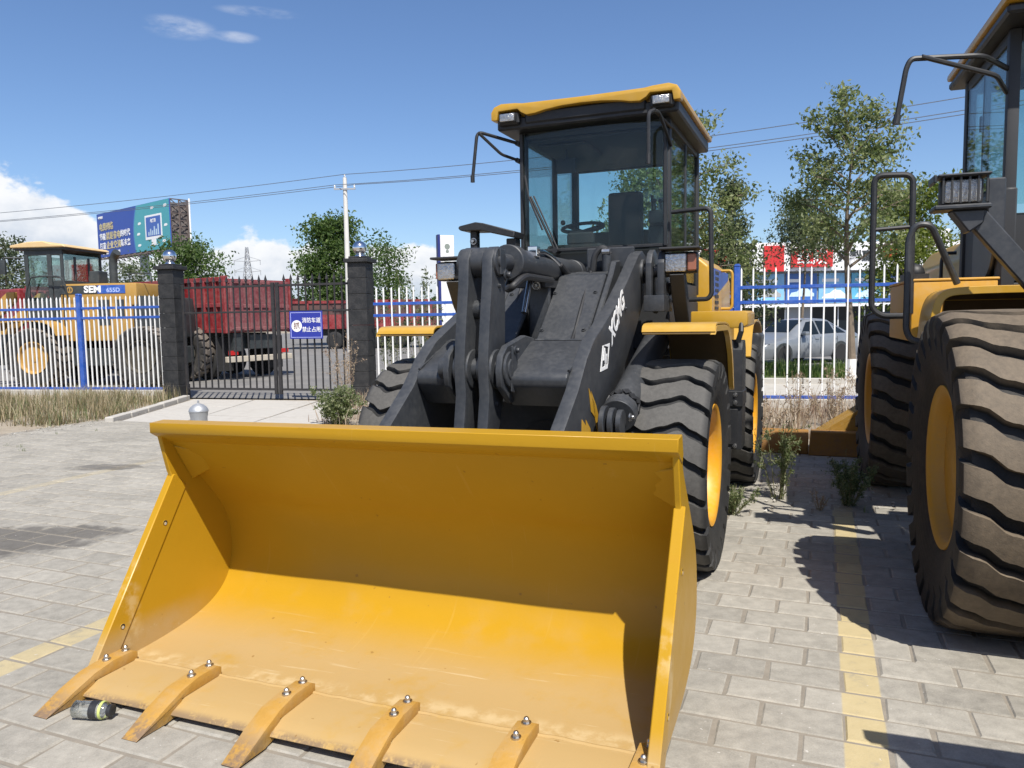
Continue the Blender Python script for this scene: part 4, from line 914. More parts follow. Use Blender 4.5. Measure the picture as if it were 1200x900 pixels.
for nm, pts in (('windscreen', [(CX0+.06, CF+.015, 2.2), (CX1-.06, CF+.015, 2.2), (CX1-.06, CF+.015, 3.28), (CX0+.06, CF+.015, 3.28)]),
                ('side_window', [(CX0+.012, CF+.06, 2.42), (CX0+.012, CR-.08, 2.42), (CX0+.012, CR-.08, 3.29), (CX0+.012, CF+.06, 3.29)]),
                ('side_window', [(CX1-.012, CF+.06, 2.42), (CX1-.012, CR-.08, 2.42), (CX1-.012, CR-.08, 3.29), (CX1-.012, CF+.06, 3.29)]),
                ('rear_window', [(CX0+.06, CR-.03, 2.4), (CX1-.06, CR-.03, 2.4), (CX1-.06, CR-.03, 3.28), (CX0+.06, CR-.03, 3.28)])):
    b = MB(); b.sheet(pts, .006); b.build(nm, G_cab, cab2)
b = MB(); b.box(-.83, .83, .88, 2.62, 3.362, 3.42); rf = b.build('roof_lining', M_black, cab2, bevel=.015)
b = MB(); b.prism([(-.85, 3.425), (-.85, 3.47), (-.78, 3.53), (.78, 3.53), (.85, 3.47), (.85, 3.425)], 'y', .84, 2.60); b.build('roof', M_yel, cab2, bevel=.02, seg=2)
b = MB(); b.box(-.2, .3, 1.8, 2.3, 1.8, 2.2); b.box(-.2, .3, 2.2, 2.32, 2.2, 2.9); b.build('seat', M_seat, cab2, bevel=.04, seg=3)
b = MB(); b.tube([(-.745, 1.20, 3.12), (-.95, .90, 3.135), (-1.36, .80, 3.135), (-1.385, .80, 3.08), (-1.43, .80, 2.78)], .017, 8, fillet=.06); b.tube([(-.745, 1.20, 2.97), (-.86, .95, 3.02), (-1.30, .80, 3.14)], .015, 8, fillet=.05)
b.cyl((-1.426, .80, 2.80), (-1.435, .80, 2.745), .022, n=10); b.build('mirror_bracket', M_black, cab2)
# frames, hood, arms and bucket (outside the picture, they throw the shadow at the lower right)
b = MB(); b.box(-.45, .45, -.6, .5, .55, 1.5); b.cyl((-.95, 0, .755), (.95, 0, .755), .2, n=20); b.prism([(-.3, 1.5), (.3, 1.5), (.75, 2.15), (.45, 2.2)], 'x', -.4, .4); b.build('front_frame', M_grey, RL, bevel=.02)
b = MB(); b.box(-.45, .45, .8, 4.6, .7, 1.5); b.cyl((-.95, 3.4, .755), (.95, 3.4, .755), .2, n=20); b.build('rear_frame', M_grey, RL, bevel=.02)
b = MB(); b.prism([(-.70, 1.45), (-.70, 2.0), (-.55, 2.2), (.55, 2.2), (.70, 2.0), (.70, 1.45)], 'y', 2.56, 4.9); hd2 = b.build('engine_hood', M_yel, RL, bevel=.04, seg=3)
b = MB(); b.tube([(-.71, 2.75, 2.06), (-.80, 2.75, 2.06), (-.82, 2.75, 2.0), (-.82, 2.75, 1.6), (-.71, 2.75, 1.56)], .014, 8, fillet=.04); b.build('grab_handle', M_black, hd2)
for s in (-1, 1):
    b = MB(); x = s*.55; b.prism([(y*1.0-.0, z*1.12) for y, z in ARM], 'x', x-.045, x+.045); b.build('lift_arm', M_grey, RL, bevel=.01)
    b = MB(); b.cyl((s*.72, -.85, 1.1), (s*.72, .45, 1.5), .10, n=20); b.build('lift_cylinder', M_grey, RL)
q = uv(.66, 2.42)-ORG; bk2 = empty('bucket', RL, (q.dot(LR)+1.25*1.19, q.dot(Vector((sin(TR), cos(TR), 0)))+2.105*.72, 0.0)); bk2.scale = (1.19, .72, 1.0)
for o in list(bucket.children):
    if o.name.split('.')[0] in ('shell', 'side_plate', 'spill_lip', 'cutting_edge'):
        c = o.copy(); COL.objects.link(c); c.parent = bk2

# ------------------------------------------------------------------ yellow rusty blade lying on the ground behind the loaders
bl = empty('dozer_blade', None, uv(0.0, 9.1), (0, 0, -TH)); tag(bl, 'rusty yellow blade with ribbed end lying on the ground before the weeds', 'blade')
M_rustshade = mat('rust_and_shade_yellow', (0.28, 0.135, 0.022), 0.8, var=0.3, scale=5, dust=0.7, dcol=(0.15, 0.085, 0.05), bump=0.3)  # real rust on the mouldboard, painted shade on the end box
b = MB(); b.prism(smooth_poly([(0, .0), (-.04, .10), (-.02, .20), (.07, .27), (.11, .27), (.05, .12), (.10, 0)], 1), 'x', -3.0, -.12); b.build('mouldboard', M_rustshade, bl, bevel=.008)
b = MB(); b.prism([(-.12, 0), (1.4, 0), (1.4, .27), (-.10, .27)], 'y', -.06, .12); b.build('end_box', M_rustshade, bl, bevel=.01)  # dark rust colour stands in for the shadow on the front face
for k in range(6):
    b = MB(); y = .14+k*.10; b.prism([(-.05, .20), (.62, .66), (1.4, .70), (1.4, .62), (.62, .60), (.0, .17)], 'y', y, y+.045); b.build('rib', M_yelold, bl, bevel=.004)
b = MB(); b.prism([(-.06, .15), (.62, .58), (1.4, .60), (1.4, .02), (-.06, .02)], 'y', .13, .74); b.build('core', M_yelold, bl)

# ------------------------------------------------------------------ fences
PK = {}
def picket_mesh(h, w=.024):
    key = (round(h, 2), w)
    if key not in PK:
        b = MB(); b.box(-w/2, w/2, -w/2, w/2, 0, h-.05); b.add([(-w/2, -w/2, h-.05), (w/2, -w/2, h-.05), (w/2, w/2, h-.05), (-w/2, w/2, h-.05), (0, 0, h)], [(0, 1, 4), (1, 2, 4), (2, 3, 4), (3, 0, 4)]); PK[key] = b.mesh('picket', M_white)
    return PK[key]
def fence(A, B, sp, h, rails, posts, label, plinth=.12, z0=.03, skip=None):
    A, B = Vector((*A, 0)), Vector((*B, 0)); d = (B-A); Ln = d.length; ang = math.atan2(d.y, d.x)
    F = empty('picket_fence', None, A, (0, 0, ang)); tag(F, label, 'fence', 'blue and white picket fence round the yard')
    if plinth:
        b = MB(); b.box(0, Ln, -.10, .10, -.06, plinth); b.build('plinth', M_plinth, F, bevel=.012)
    for z in rails:
        b = MB(); b.box(0, Ln, -.018, .022, z-.027, z+.027); b.build('rail', M_blue, F, bevel=.003)
    n = int(Ln/sp)
    for i in range(n):
        x = (i+.5)*sp
        if any(abs(x-p) < .06 for p in posts): continue
        o = link(bpy.data.objects.new('picket', picket_mesh(h-z0)), F, (x+random.uniform(-.006, .006), .002, z0), (random.uniform(-.006, .006), random.uniform(-.007, .007), 0))
    for p in posts:
        b = MB(); b.box(p-.05, p+.05, -.05, .05, -.05, h+.02); b.prism([(p-.058, h+.02), (p+.058, h+.02), (p+.03, h+.06), (p-.03, h+.06)], 'y', -.058, .058); b.build('post', M_blue, F, bevel=.005)
    return F
fence((-19.5, 19.35), (-7.48, 17.0), .119, 2.21, (1.94, 1.72, .13), (0.6, 3.6, 6.6, 9.94), 'long blue and white picket fence left of the gate in front of the old loader', plinth=.10)
fence((-2.62, 14.72), (3.86, 13.25), .150, 2.20, (1.88, 1.66, .14), (3.6,), 'picket fence with close white bars between the right gate pillar and the loader', plinth=.12)
fence((3.86, 13.25), (16, 10.9), .190, 2.37, (2.03, 1.775, .15), (0.02, 3.2, 6.4, 9.6), 'picket fence with widely spaced white bars in front of the silver car', plinth=.12)

# ------------------------------------------------------------------ gate pillars, gate leaves, sign
def pillar(x, y, w, h, label):
    P = empty('gate_pillar', None, (x, y, 0), (0, 0, rad(-13))); tag(P, label, 'gate pillar', 'black pillars of the gate')
    b = MB(); b.box(-w/2, w/2, -w/2, w/2, -.05, .28); b.build('base', M_pillar, P, bevel=.008)
    zz = .284
    for k in range(int((h-.284)/.30)):                                     # faced with black stone courses
        z1 = min(zz+.296, h); b = MB(); j = random.uniform(-.004, .004)
        b.box(-w/2+.012+j, w/2-.012+j, -w/2+.012-j, w/2-.012-j, zz, z1); b.build('stone', M_pillar, P, bevel=.006); zz = z1+.004
    b = MB(); b.box(-w/2-.045, w/2+.045, -w/2-.045, w/2+.045, zz, zz+.075); b.box(-w/2+.03, w/2-.03, -w/2+.03, w/2-.03, zz+.077, zz+.12); b.build('cap', M_pillar, P, bevel=.01)
    b = MB(); b.lathe([(zz+.12, .10), (zz+.15, .085), (zz+.165, .05)], 'z', n=24); b.ball((0, 0, zz+.285), .135, 28); b.build('ball', M_chrome, P)
pillar(-7.10, 16.2, .39, 2.75, 'left black stone gate pillar with a steel ball, beside the red truck')
pillar(-2.91, 15.05, .40, 2.75, 'right black stone gate pillar with a steel ball, beside the blue sign')
def gate_leaf(A, B, label, stile_at):
    A, B = Vector((*A, 0)), Vector((*B, 0)); d = B-A; Ln = d.length
    G = empty('gate_leaf', None, A, (0, 0, math.atan2(d.y, d.x))); tag(G, label, 'gate', 'leaves of the black iron gate')
    for z, w in ((.20, .022), (1.78, .018), (2.30, .022)):
        b = MB(); b.box(.0, Ln, -.016, .016, z-w, z+w); b.build('rail', M_iron, G, bevel=.003)
    for s, w in ((0, .025 if stile_at else .032), (1, .032 if stile_at else .025)):
        x = s*Ln; b = MB(); b.box(x-w, x+w, -.03, .03, .10, 2.36); b.build('stile', M_iron, G, bevel=.004)
    bm_ = MB(); r = .0125; bm_.box(-r, r, -r, r, .18, 2.40); bm_.add([(-r*2, -r*2, 2.40), (r*2, -r*2, 2.40), (r*2, r*2, 2.40), (-r*2, r*2, 2.40), (0, 0, 2.53)], [(0, 1, 4), (1, 2, 4), (2, 3, 4), (3, 0, 4), (3, 2, 1, 0)]); bar = bm_.mesh('bar', M_iron)
    n = int(Ln/.146)
    for i in range(1, n): link(bpy.data.objects.new('bar', bar), G, (Ln*i/n, -.028 if i % 1 else -.0, 0))
    return G
gate_leaf((-6.84, 16.14), (-4.80, 15.60), 'left leaf of the black iron gate in front of the red truck', 1)
gate_leaf((-4.70, 15.57), (-3.16, 15.15), 'right leaf of the black iron gate carrying the blue sign', 0)
gd = Vector((1.50, -.41, 0)).normalized()
sg = empty('sign', None, (-4.06, 15.355, 1.50), (0, 0, math.atan2(gd.y, gd.x))); tag(sg, 'blue fire lane sign with white characters hanging on the black gate', 'sign')
M_sign = mat('sign_blue', (0.020, 0.032, 0.27), 0.5, var=0.06); M_sgedge = mat('sign_edge_print', (0.38, 0.42, 0.75), 0.5); M_sgred = mat('sign_red_print', (0.62, 0.35, 0.42), 0.5)
b = MB(); b.box(-.365, .365, -.052, -.040, -.275, .275); b.build('panel', M_sign, sg, bevel=.003)
b = MB()
for x0, x1, z0, z1 in ((-.34, .34, .240, .250), (-.34, .34, -.250, -.240), (-.34, -.33, -.239, .239), (.33, .34, -.239, .239)): b.box(x0, x1, -.0555, -.0525, z0, z1)
b.build('border', M_sgedge, sg)
b = MB(); b.lathe([(-.0565, .001), (-.0565, .115), (-.0525, .115)], 'y', (-.205, 0, -.02), 32); b.build('disc', M_wletter, sg)
text('抓', .135, mat('sign_brown_print', (0.20, 0.12, 0.10), .5), 'pictogram', sg, frame((-.205, -.058, -.02), (1, 0, 0), (0, 0, 1)), .0008, bold=.004)
for i, (s_, z_) in enumerate((('消防车道', .085), ('禁止占用', -.095))): text(s_, .112, M_wletter, 'lettering', sg, frame((.12, -.0545, z_), (1, 0, 0), (0, 0, 1)), .001, sx=.92, bold=.0008)

# ------------------------------------------------------------------ beyond the fence: old loader, trucks, car
def at(px, py, Yd):
    """point seen at photo pixel (px, py) at distance Yd along y"""
    d = fw + r2*((px-600)/900) - u2*((py-450)/900); return Vector((0, 0, CAM_H))+d*(Yd/d.y)
OL = empty('wheel_loader', None, (-11.0, 20.6, 0), (0, 0, rad(-6))); tag(OL, 'old yellow wheel loader with dark cab standing behind the left fence', 'wheel loader')
M_oyel = mat('old_yellow_paint', (0.40, 0.225, 0.045), 0.6, var=0.14, scale=2, dust=0.3, dcol=(0.28, 0.21, 0.13))
TY3 = tyre_mesh('tyre', .76, .58, .42, 22, .045, .28, rubber('old_tyre_rubber', .76, (.03, .029, .028), (.20, .17, .14), .9, .9, 1.0)); RM3 = rim_mesh('rim', .38, .58, M_oyel, M_steel); RM3D = rim_mesh('rim', .38, .58, mat('dark_rim_paint', (.05, .045, .035), .7, dust=.3, dcol=(.15, .12, .08)), M_steel)
for x in (-1.05, 1.85):
    for y, s in ((-.95, -1), (.95, 1)):
        w = empty('wheel', OL, (x, y, .75), (0, 0, -pi/2 if s < 0 else pi/2))
        if x > 0: RM3 = RM3D
        link(bpy.data.objects.new('tyre', TY3), w); link(bpy.data.objects.new('rim', RM3), w)
b = MB(); b.prism([(-.55, 2.28), (1.40, 2.22), (1.45, 2.05), (1.45, 1.15), (-.55, 1.15)][::1], 'y', -.80, .80); b.build('engine_hood', M_oyel, OL, bevel=.06, seg=2)
M_odark = mat('old_cab_paint', (0.028, 0.034, 0.036), 0.5, var=0.15, dust=0.25, dcol=(0.12, 0.12, 0.11))
b = MB(); b.prism([(1.46, 2.3), (2.25, 2.25), (2.3, 1.9), (2.3, 1.2), (1.46, 1.1)], 'y', -.78, .78); b.build('radiator_housing', M_odark, OL, bevel=.05, seg=2)
b = MB(); b.box(-.50, 1.60, -.80, .80, 2.05, 2.62); b.build('upper_hood', M_oyel, OL, bevel=.06, seg=2)
b = MB(); b.box(-.48, .55, -.812, -.803, 2.36, 2.57); hb = b.build('decal', M_odark, OL)
b = MB(); b.box(.551, 1.30, -.812, -.803, 2.36, 2.57); b.build('decal', M_blue, OL)
text('SEM', .235, M_wletter, 'lettering', OL, frame((.42, -.815, 2.465), (1, 0, 0), (0, 0, 1)), .002, sx=1.15, bold=.008)
text('655D', .15, mat('pale_blue_print', (.35, .45, .75), .5), 'lettering', OL, frame((.98, -.815, 2.44), (1, 0, 0), (0, 0, 1)), .002, sx=1.1, bold=.004)
b = MB(); b.lathe([(-.817, .055), (-.817, .085), (-.812, .085), (-.812, .055)], 'y', (-.20, 0, 2.465), 24, closed=True); b.box(-.215, -.185, -.817, -.812, 2.40, 2.53); b.build('emblem', M_oyel, OL)
for x0, x1, z0, z1 in ((.55, .85, 1.55, 2.2), (1.0, 1.25, 1.75, 2.2)):
    b = MB(); b.box(x0, x1, -.806, -.798, z0, z1); b.build('vent', M_odark, OL)
b = MB(); b.box(-2.4, -.9, -.75, .75, .55, 1.35); b.box(-.9, 2.25, -.7, .7, .5, .96); b.build('frame', M_odark, OL, bevel=.02)
b = MB(); b.prism([(-3.9, 1.0), (-2.1, 2.45), (-1.9, 2.45), (-1.9, 2.2), (-3.7, .7)], 'y', -.62, -.5); b.prism([(-3.9, 1.0), (-2.1, 2.45), (-1.9, 2.45), (-1.9, 2.2), (-3.7, .7)], 'y', .5, .62); b.box(-3.0, -2.7, -.5, .5, 1.5, 1.8); b.build('lift_arm', M_oyel, OL, bevel=.01)
b = MB(); b.strip(smooth_poly([(-2.1, 1.45), (-1.95, 1.64), (-1.4, 1.68), (-.5, 1.66), (-.3, 1.3)], 2), 'y', -1.3, -.78, .03); b.build('fender', M_oyel, OL)
ocab = empty('cab', OL); ox0, ox1, oy = -1.42, -.36, .80
b = MB()
for y in (-oy, oy):
    s = 1 if y > 0 else -1; y0, y1 = (y-.06, y) if s > 0 else (y, y+.06)
    for x0, x1 in ((ox0, ox0+.10), (-.80, -.68), (ox1-.08, ox1)): b.box(x0, x1, y0, y1, 1.4, 3.52)
    b.box(ox0, -.66, y0+.004, y1-.004, 1.3, 2.2); b.box(-.66, ox1, y0+.006, y1-.006, 1.3, 2.72); b.box(ox0, ox1, y0+.002, y1-.002, 3.36, 3.53)
b.box(ox0+.01, ox0+.06, -oy+.07, oy-.07, 1.3, 2.3); b.box(ox1-.06, ox1-.01, -oy+.07, oy-.07, 1.3, 2.72)
for yy in (-.28, .28): b.box(ox1-.07, ox1-.012, yy-.04, yy+.04, 2.721, 3.35)
b.build('cab_frame', M_odark, ocab, bevel=.015)
for y in (-oy+.03, oy-.03):
    for x0, x1, z0 in ((ox0+.1, -.8, 2.2), (-.68, ox1-.08, 2.72)):
        b = MB(); b.sheet([(x0, y, z0), (x1, y, z0), (x1, y, 3.36), (x0, y, 3.36)], .006); b.build('side_window', G_cab, ocab)
for x in (ox0+.03, ox1-.03):
    b = MB(); b.sheet([(x, -oy+.06, 2.5), (x, oy-.06, 2.5), (x, oy-.06, 3.4), (x, -oy+.06, 3.4)], .006); b.build('windscreen', G_cab, ocab)
b = MB(); b.prism([(-1.70, 3.55), (-1.70, 3.62), (-1.2, 3.70), (-.80, 3.71), (-.55, 3.64), (-.25, 3.62), (-.18, 3.55)], 'y', -.92, .92); b.build('roof', mat('sunbleached_yellow_paint', (.60, .42, .20), .6, var=.12, dust=.3), ocab, bevel=.02)
b = MB(); b.box(-1.62, -.24, -.86, .86, 3.50, 3.548); b.build('roof_lining', M_odark, ocab)
b = MB(); b.tube([(-1.42, -.82, 3.30), (-1.75, -1.05, 3.30), (-1.80, -1.08, 3.2)], .02, 8); b.box(-1.92, -1.70, -1.12, -1.06, 2.88, 3.24); b.build('mirror', M_odark, ocab, bevel=.02, seg=2)
b = MB(); b.tube([(-1.45, -.86, 1.5), (-1.30, -.95, 2.4), (-1.15, -.97, 2.8), (-.75, -.97, 2.82), (-.30, -.97, 2.80), (-.22, -.95, 2.6), (-.22, -.86, 2.2)], .022, 8, fillet=.1); b.build('hand_rail', M_odark, OL)
b = MB(); b.tube([(.78, -.45, 2.6), (.78, -.45, 3.15), (.83, -.47, 3.32), (.95, -.52, 3.42)], .10, 14, fillet=.15); b.build('exhaust_stack', M_odark, OL)
b = MB(); b.box(.20, .46, -.6, -.2, 2.63, 2.95); b.build('air_cleaner', M_odark, OL, bevel=.02)
b = MB(); b.tube([(1.3, -.6, 2.62), (1.3, -.6, 2.86), (1.9, -.6, 2.86), (1.9, -.6, 2.62)], .015, 6); b.build('roof_rail', M_odark, OL)

def truck_wheel(parent, loc, ang, r=.5, w=.3):
    if 'tw' not in PK:
        b = MB(); b.lathe([(-.15, .28), (-.15, .44), (-.12, .49), (.12, .49), (.15, .44), (.15, .28)], 'x', n=28); b.lathe([(-.1, .29), (.1, .29), (.14, .27), (.05, .22), (.06, .12), (.14, .10), (.15, .001)], 'x', n=24, m=1)
        PK['tw'] = b.mesh('wheel', [M_rubber_car, M_galv])
    o = link(bpy.data.objects.new('wheel', PK['tw']), parent, loc, (0, 0, ang)); return o
# red tipper seen from its rear corner
T1 = empty('tipper_truck', None, (-7.8, 21.0, -.03), (0, 0, math.atan2(.85, .53)-pi/2)); tag(T1, 'big red tipper truck with dusty tailgate parked behind the left gate leaf', 'truck')
# local: x = along the rear face, y = towards the cab
ang = math.atan2(.85, .53); T1.rotation_euler = (0, 0, ang)
TW, TL = 2.40, 10.5      # local x: rear width, local y: body length (to the left in the picture)
b = MB(); b.box(.04, TW-.04, .04, TL, 1.32, 1.40); b.box(.04, TW-.04, .04, .10, 1.40, 2.80); b.box(.04, TW-.04, TL-.08, TL, 1.40, 2.95); b.box(.04, .10, .10, TL-.08, 1.40, 2.80); b.box(TW-.10, TW-.04, .10, TL-.08, 1.40, 2.80); b.build('load_body', M_red, T1)
b = MB(); b.box(0.14, TW-.14, -.02, .035, 1.34, 2.76); tg = b.build('tailgate', M_reddust, T1, bevel=.01)
for k in range(7):
    b = MB(); x = .22+k*.325; b.box(x-.045, x+.045, -.075, -.023, 1.40, 2.74); b.build('rib', M_reddust, tg, bevel=.012)
for z in (1.42, 2.05, 2.72):
    b = MB(); b.box(.14, TW-.14, -.055, -.024, z-.05, z+.05); b.build('rail', M_reddust, tg, bevel=.01)
for x in (0, TW-.13):
    b = MB(); b.box(x, x+.13, -.05, .12, 1.30, 2.87); b.build('corner_post', M_red, T1, bevel=.015)
for k in range(22):
    b = MB(); y = .35+k*.46; b.box(-.045, .038, y-.05, y+.05, 1.38, 2.74); b.build('rib', M_red, T1, bevel=.012)
for z in (1.38, 2.08, 2.78):
    b = MB(); b.box(-.03, .036, .12, TL, z-.06, z+.06); b.build('rail', M_red, T1, bevel=.01)
b = MB(); b.box(.75, 1.65, .3, TL+2, .85, 1.30); b.build('chassis', M_odark, T1)
b = MB(); b.box(.05, TW-.05, .0, .12, .50, .66); b.build('rear_bumper', mat('striped_bumper', (.45, .40, .32), .7, var=.3, scale=6), T1, bevel=.01)
b = MB(); b.box(.9, 1.8, .10, .2, .85, 1.25); b.box(.3, .55, .05, .2, .8, 1.3); b.build('tail_frame', M_odark, T1)
for x in (.15, TW-.45):
    b = MB(); b.box(x, x+.30, .06, .1, .70, .82); b.build('tail_lamp', M_redlens, T1)
for y in (1.1, 2.45, 8.6):
    for x in (.25, TW-.25): truck_wheel(T1, (x, y, .5), 0)
for x in (.06, TW-.56):
    b = MB(); b.box(x, x+.5, .42, .44, .25, 1.2); b.build('mudflap', M_rubber_car, T1)
b = MB(); b.prism([(TL+.5, .6), (TL+.5, 2.9), (TL+2.3, 2.9), (TL+2.5, 1.9), (TL+2.5, .6)], 'x', .05, TW-.05); b.build('driver_cab', M_red, T1, bevel=.05)
# long red trailer further back
T2 = empty('trailer', None, (-12.8, 44.0, -.03), (0, 0, rad(-1))); tag(T2, 'long low red cargo trailer far behind the gate, in front of the round tree', 'trailer')
b = MB(); b.box(0, 8.3, 0, 2.4, 1.15, 1.3); b.box(0.05, .1, .05, 2.35, 1.3, 2.7); b.box(8.2, 8.3, .05, 2.35, 1.3, 2.7); b.box(.1, 8.2, .06, .10, 1.3, 1.95); b.box(.1, 8.2, 2.3, 2.35, 1.3, 2.7); b.build('load_body', M_red, T2)
b = MB(); b.box(.1, 8.2, .08, .12, 1.96, 2.6); b.build('mesh_side', mat('brown_tarpaulin', (.10, .055, .05), .9, var=.3, scale=2), T2)
for k in range(8):
    b = MB(); x = .05+k*1.17; b.box(x-.06, x+.06, 0, .055, 1.2, 2.75); b.build('post', M_red, T2)
b = MB(); b.box(0, 8.3, 0.0, .05, 2.62, 2.76); b.build('rail', M_red, T2)
b = MB(); b.box(-.25, -.02, -.02, 2.4, 1.2, 2.95); b.build('headboard', M_red, T2)
b = MB(); b.box(.3, 8.2, .8, 1.6, .75, 1.15); b.build('chassis', M_odark, T2)
for x in (2.7, 5.0, 6.3):
    for y in (.2, 2.2): truck_wheel(T2, (x, y, .5), pi/2)

# silver saloon
CAR = empty('parked_car', None, (7.29, 24.15, -.03), (0, 0, math.atan2(1.2, 2.2))); tag(CAR, 'silver saloon car parked beyond the fence on the right', 'car')
ST = [(0, .56, .50, .53, .45), (.06, .70, .60, .64, .55), (.25, .80, .68, .74, .62), (.7, .85, .76, .83, .66), (1.25, .865, .84, .92, .66), (1.40, .87, .87, .99, .63), (1.75, .87, .89, 1.25, .57), (2.05, .87, .90, 1.40, .54), (2.6, .87, .915, 1.455, .55), (3.15, .87, .93, 1.42, .54), (3.5, .868, .94, 1.27, .56), (3.9, .86, .95, 1.07, .60), (4.3, .83, .93, 1.02, .63), (4.5, .77, .85, .94, .6), (4.56, .70, .70, .76, .55)]
vs = []; n = 8
for x, hw, be, tp, tw in ST:
    h = [(hw*.90, .20), (hw*.985, .34), (hw, .52), (hw*.995, be-.06), (hw*.965, be), (tw, tp-.035), (tw*.7, tp-.005), (0, tp)]
    vs += [(x, -y, z) for y, z in h]+[(x, y, z) for y, z in h[-2::-1]]
L_ = 15; fs = [(j*L_+i, (j+1)*L_+i, (j+1)*L_+i+1, j*L_+i+1) for j in range(len(ST)-1) for i in range(L_-1)]+[tuple(range(L_)), tuple(range(len(ST)*L_-1, (len(ST)-1)*L_-1, -1))]
b = MB(); b.add(vs, [f[::-1] for f in fs]); b.build('body', M_silver, CAR, sharp=50)
def car_side(x, f, s):
    for (x0, *a), (x1, *c) in zip(ST, ST[1:]):
        if x0 <= x <= x1:
            k = (x-x0)/(x1-x0); hw, be, tp, tw = [p+(q-p)*k for p, q in zip(a, c)]
            p0, p1 = (hw*.965, be), (tw, tp-.035); return (x, s*((p0[0]+(p1[0]-p0[0])*f)+.006), p0[1]+(p1[1]-p0[1])*f+.004)
for s in (-1, 1):
    for xs in ([(1.62, .08), (2.12, .90), (2.45, .90), (2.45, .06)], [(2.53, .06), (2.53, .90), (3.15, .88), (3.22, .06)], [(3.30, .06), (3.24, .86), (3.70, .25), (3.72, .06)]):
        b = MB(); b.sheet([car_side(x, f, s) for x, f in xs], .006); b.build('side_window', M_darkwin, CAR)
    b = MB(); b.box(1.60, 1.78, s*.88 if s > 0 else s*1.04, s*1.04 if s > 0 else s*.88, .92, 1.04); b.build('wing_mirror', M_silver, CAR, bevel=.03, seg=2)
    for x0 in (1.55, 2.49, 3.28):
        b = MB(); b.box(x0, x0+.012, min(s*.862, s*.874), max(s*.862, s*.874), .30, .86); b.build('door_gap', M_odark, CAR)
    for x0 in (2.25, 3.1):
        b = MB(); b.box(x0, x0+.16, min(s*.868, s*.885), max(s*.868, s*.885), .78, .81); b.build('door_handle', M_silver, CAR)
    b = MB(); b.sheet([(.055, s*.42, .52), (.075, s*.68, .54), (.30, s*.81, .68), (.22, s*.60, .70), (.07, s*.42, .64)], .02); b.build('headlamp', M_lens, CAR)
    b = MB(); b.box(4.42, 4.535, min(s*.5, s*.78), max(s*.5, s*.78), .70, .86); b.build('tail_lamp', M_redlens, CAR)
for nm, x0, x1 in (('windscreen', 1.43, 2.03), ('rear_window', 3.25, 3.86)):
    def tpz(x):
        for a, c in zip(ST, ST[1:]):
            if a[0] <= x <= c[0]: k = (x-a[0])/(c[0]-a[0]); return a[3]+(c[3]-a[3])*k
    b = MB(); xm = (x0+x1)/2; b.add([(x, y, tpz(x)+.008) for x in (x0, xm, x1) for y in (-.53, .53)], [(0, 1, 3, 2), (2, 3, 5, 4)]); b.build(nm, M_darkwin, CAR)
b = MB(); b.box(-.01, .03, -.40, .40, .40, .50); b.box(-.015, .0, -.22, .22, .32, .39); b.build('grille', M_odark, CAR)
for x in (.85, 3.45):
    for s in (-1, 1):
        b = MB(); b.cyl((x, s*.80, .33), (x, s*.878, .33), .37, n=28); b.build('wheel_arch', M_odark, CAR)
        w = empty('wheel', CAR, (x, s*.80, .32), (0, 0, 0 if s > 0 else pi))
        b = MB(); b.lathe([(-.1, .2), (-.1, .28), (-.07, .315), (.07, .315), (.10, .28), (.10, .2)], 'y', n=28); b.build('tyre', M_rubber_car, w)
        b = MB(); b.lathe([(.02, .22), (.098, .215), (.10, .19), (.05, .185), (.05, .02)], 'y', n=28)
        for k in range(5):
            a = 2*pi*k/5; b.sheet([(.03*cos(a+1.5), .09, .03*sin(a+1.5)), (.20*cos(a+.12), .085, .20*sin(a+.12)), (.20*cos(a-.12), .085, .20*sin(a-.12)), (.03*cos(a-1.5), .09, .03*sin(a-1.5))], .02)
        b.build('rim', M_galv, w)

# ------------------------------------------------------------------ dealership building
BD = empty('shop_building', None, (9.0, 49.0, -.03)); tag(BD, 'long white shop building with red sign blocks and blue window posters behind the trees', 'building')
BWd = 34.0
M_bwhite = mat('white_cladding', (.74, .74, .74), .5, var=.05, scale=.6, dust=.1); M_bred = mat('red_cladding', (.52, .025, .025), .45, var=.06, scale=1); M_bgrey = mat('grey_cladding', (.30, .31, .32), .6, var=.1, scale=1)
b = MB(); b.box(0, BWd, .5, 14, 0, 5.2); b.build('wall', M_bgrey, BD)
b = MB(); b.box(-.2, BWd+.2, .5, 14.2, 5.205, 5.35); b.build('roof', M_bgrey, BD)
for i in range(11):                                                   # fascia panels
    x0, x1 = i*3.1, (i+1)*3.1-.03; z1 = 6.05 if i not in (5,) else 6.75
    b = MB(); b.box(x0, x1, -.35, .1, 4.28, z1); b.build('fascia_panel', M_bwhite, BD, bevel=.01)
for x0, x1, z0, z1 in ((6.9, 8.15, 4.25, 5.85), (8.6, 11.2, 4.5, 5.6), (14.4, 15.3, 5.0, 5.75), (3.0, 4.6, 4.4, 5.7), (21, 24, 4.5, 5.7)):
    b = MB(); b.box(x0, x1, -.50, -.355, z0, z1); b.build('sign_block', M_bred, BD, bevel=.01)
text('红旗', .95, M_wletter, 'lettering', BD, frame((9.9, -.505, 5.05), (1, 0, 0), (0, 0, 1)), .01, bold=.02)
text('伊犁嘉鑫', .72, M_odark, 'lettering', BD, frame((13.05, -.37, 5.12), (1, 0, 0), (0, 0, 1)), .01, sx=1.05, bold=.02)
M_pos = [mat('poster_'+n_, c, .35, var=.25, scale=.5) for n_, c in (('sky_blue', (.20, .42, .66)), ('deep_blue', (.04, .12, .36)), ('pale', (.45, .58, .68)), ('cyan', (.10, .36, .55)))]
rngb = random.Random(11)
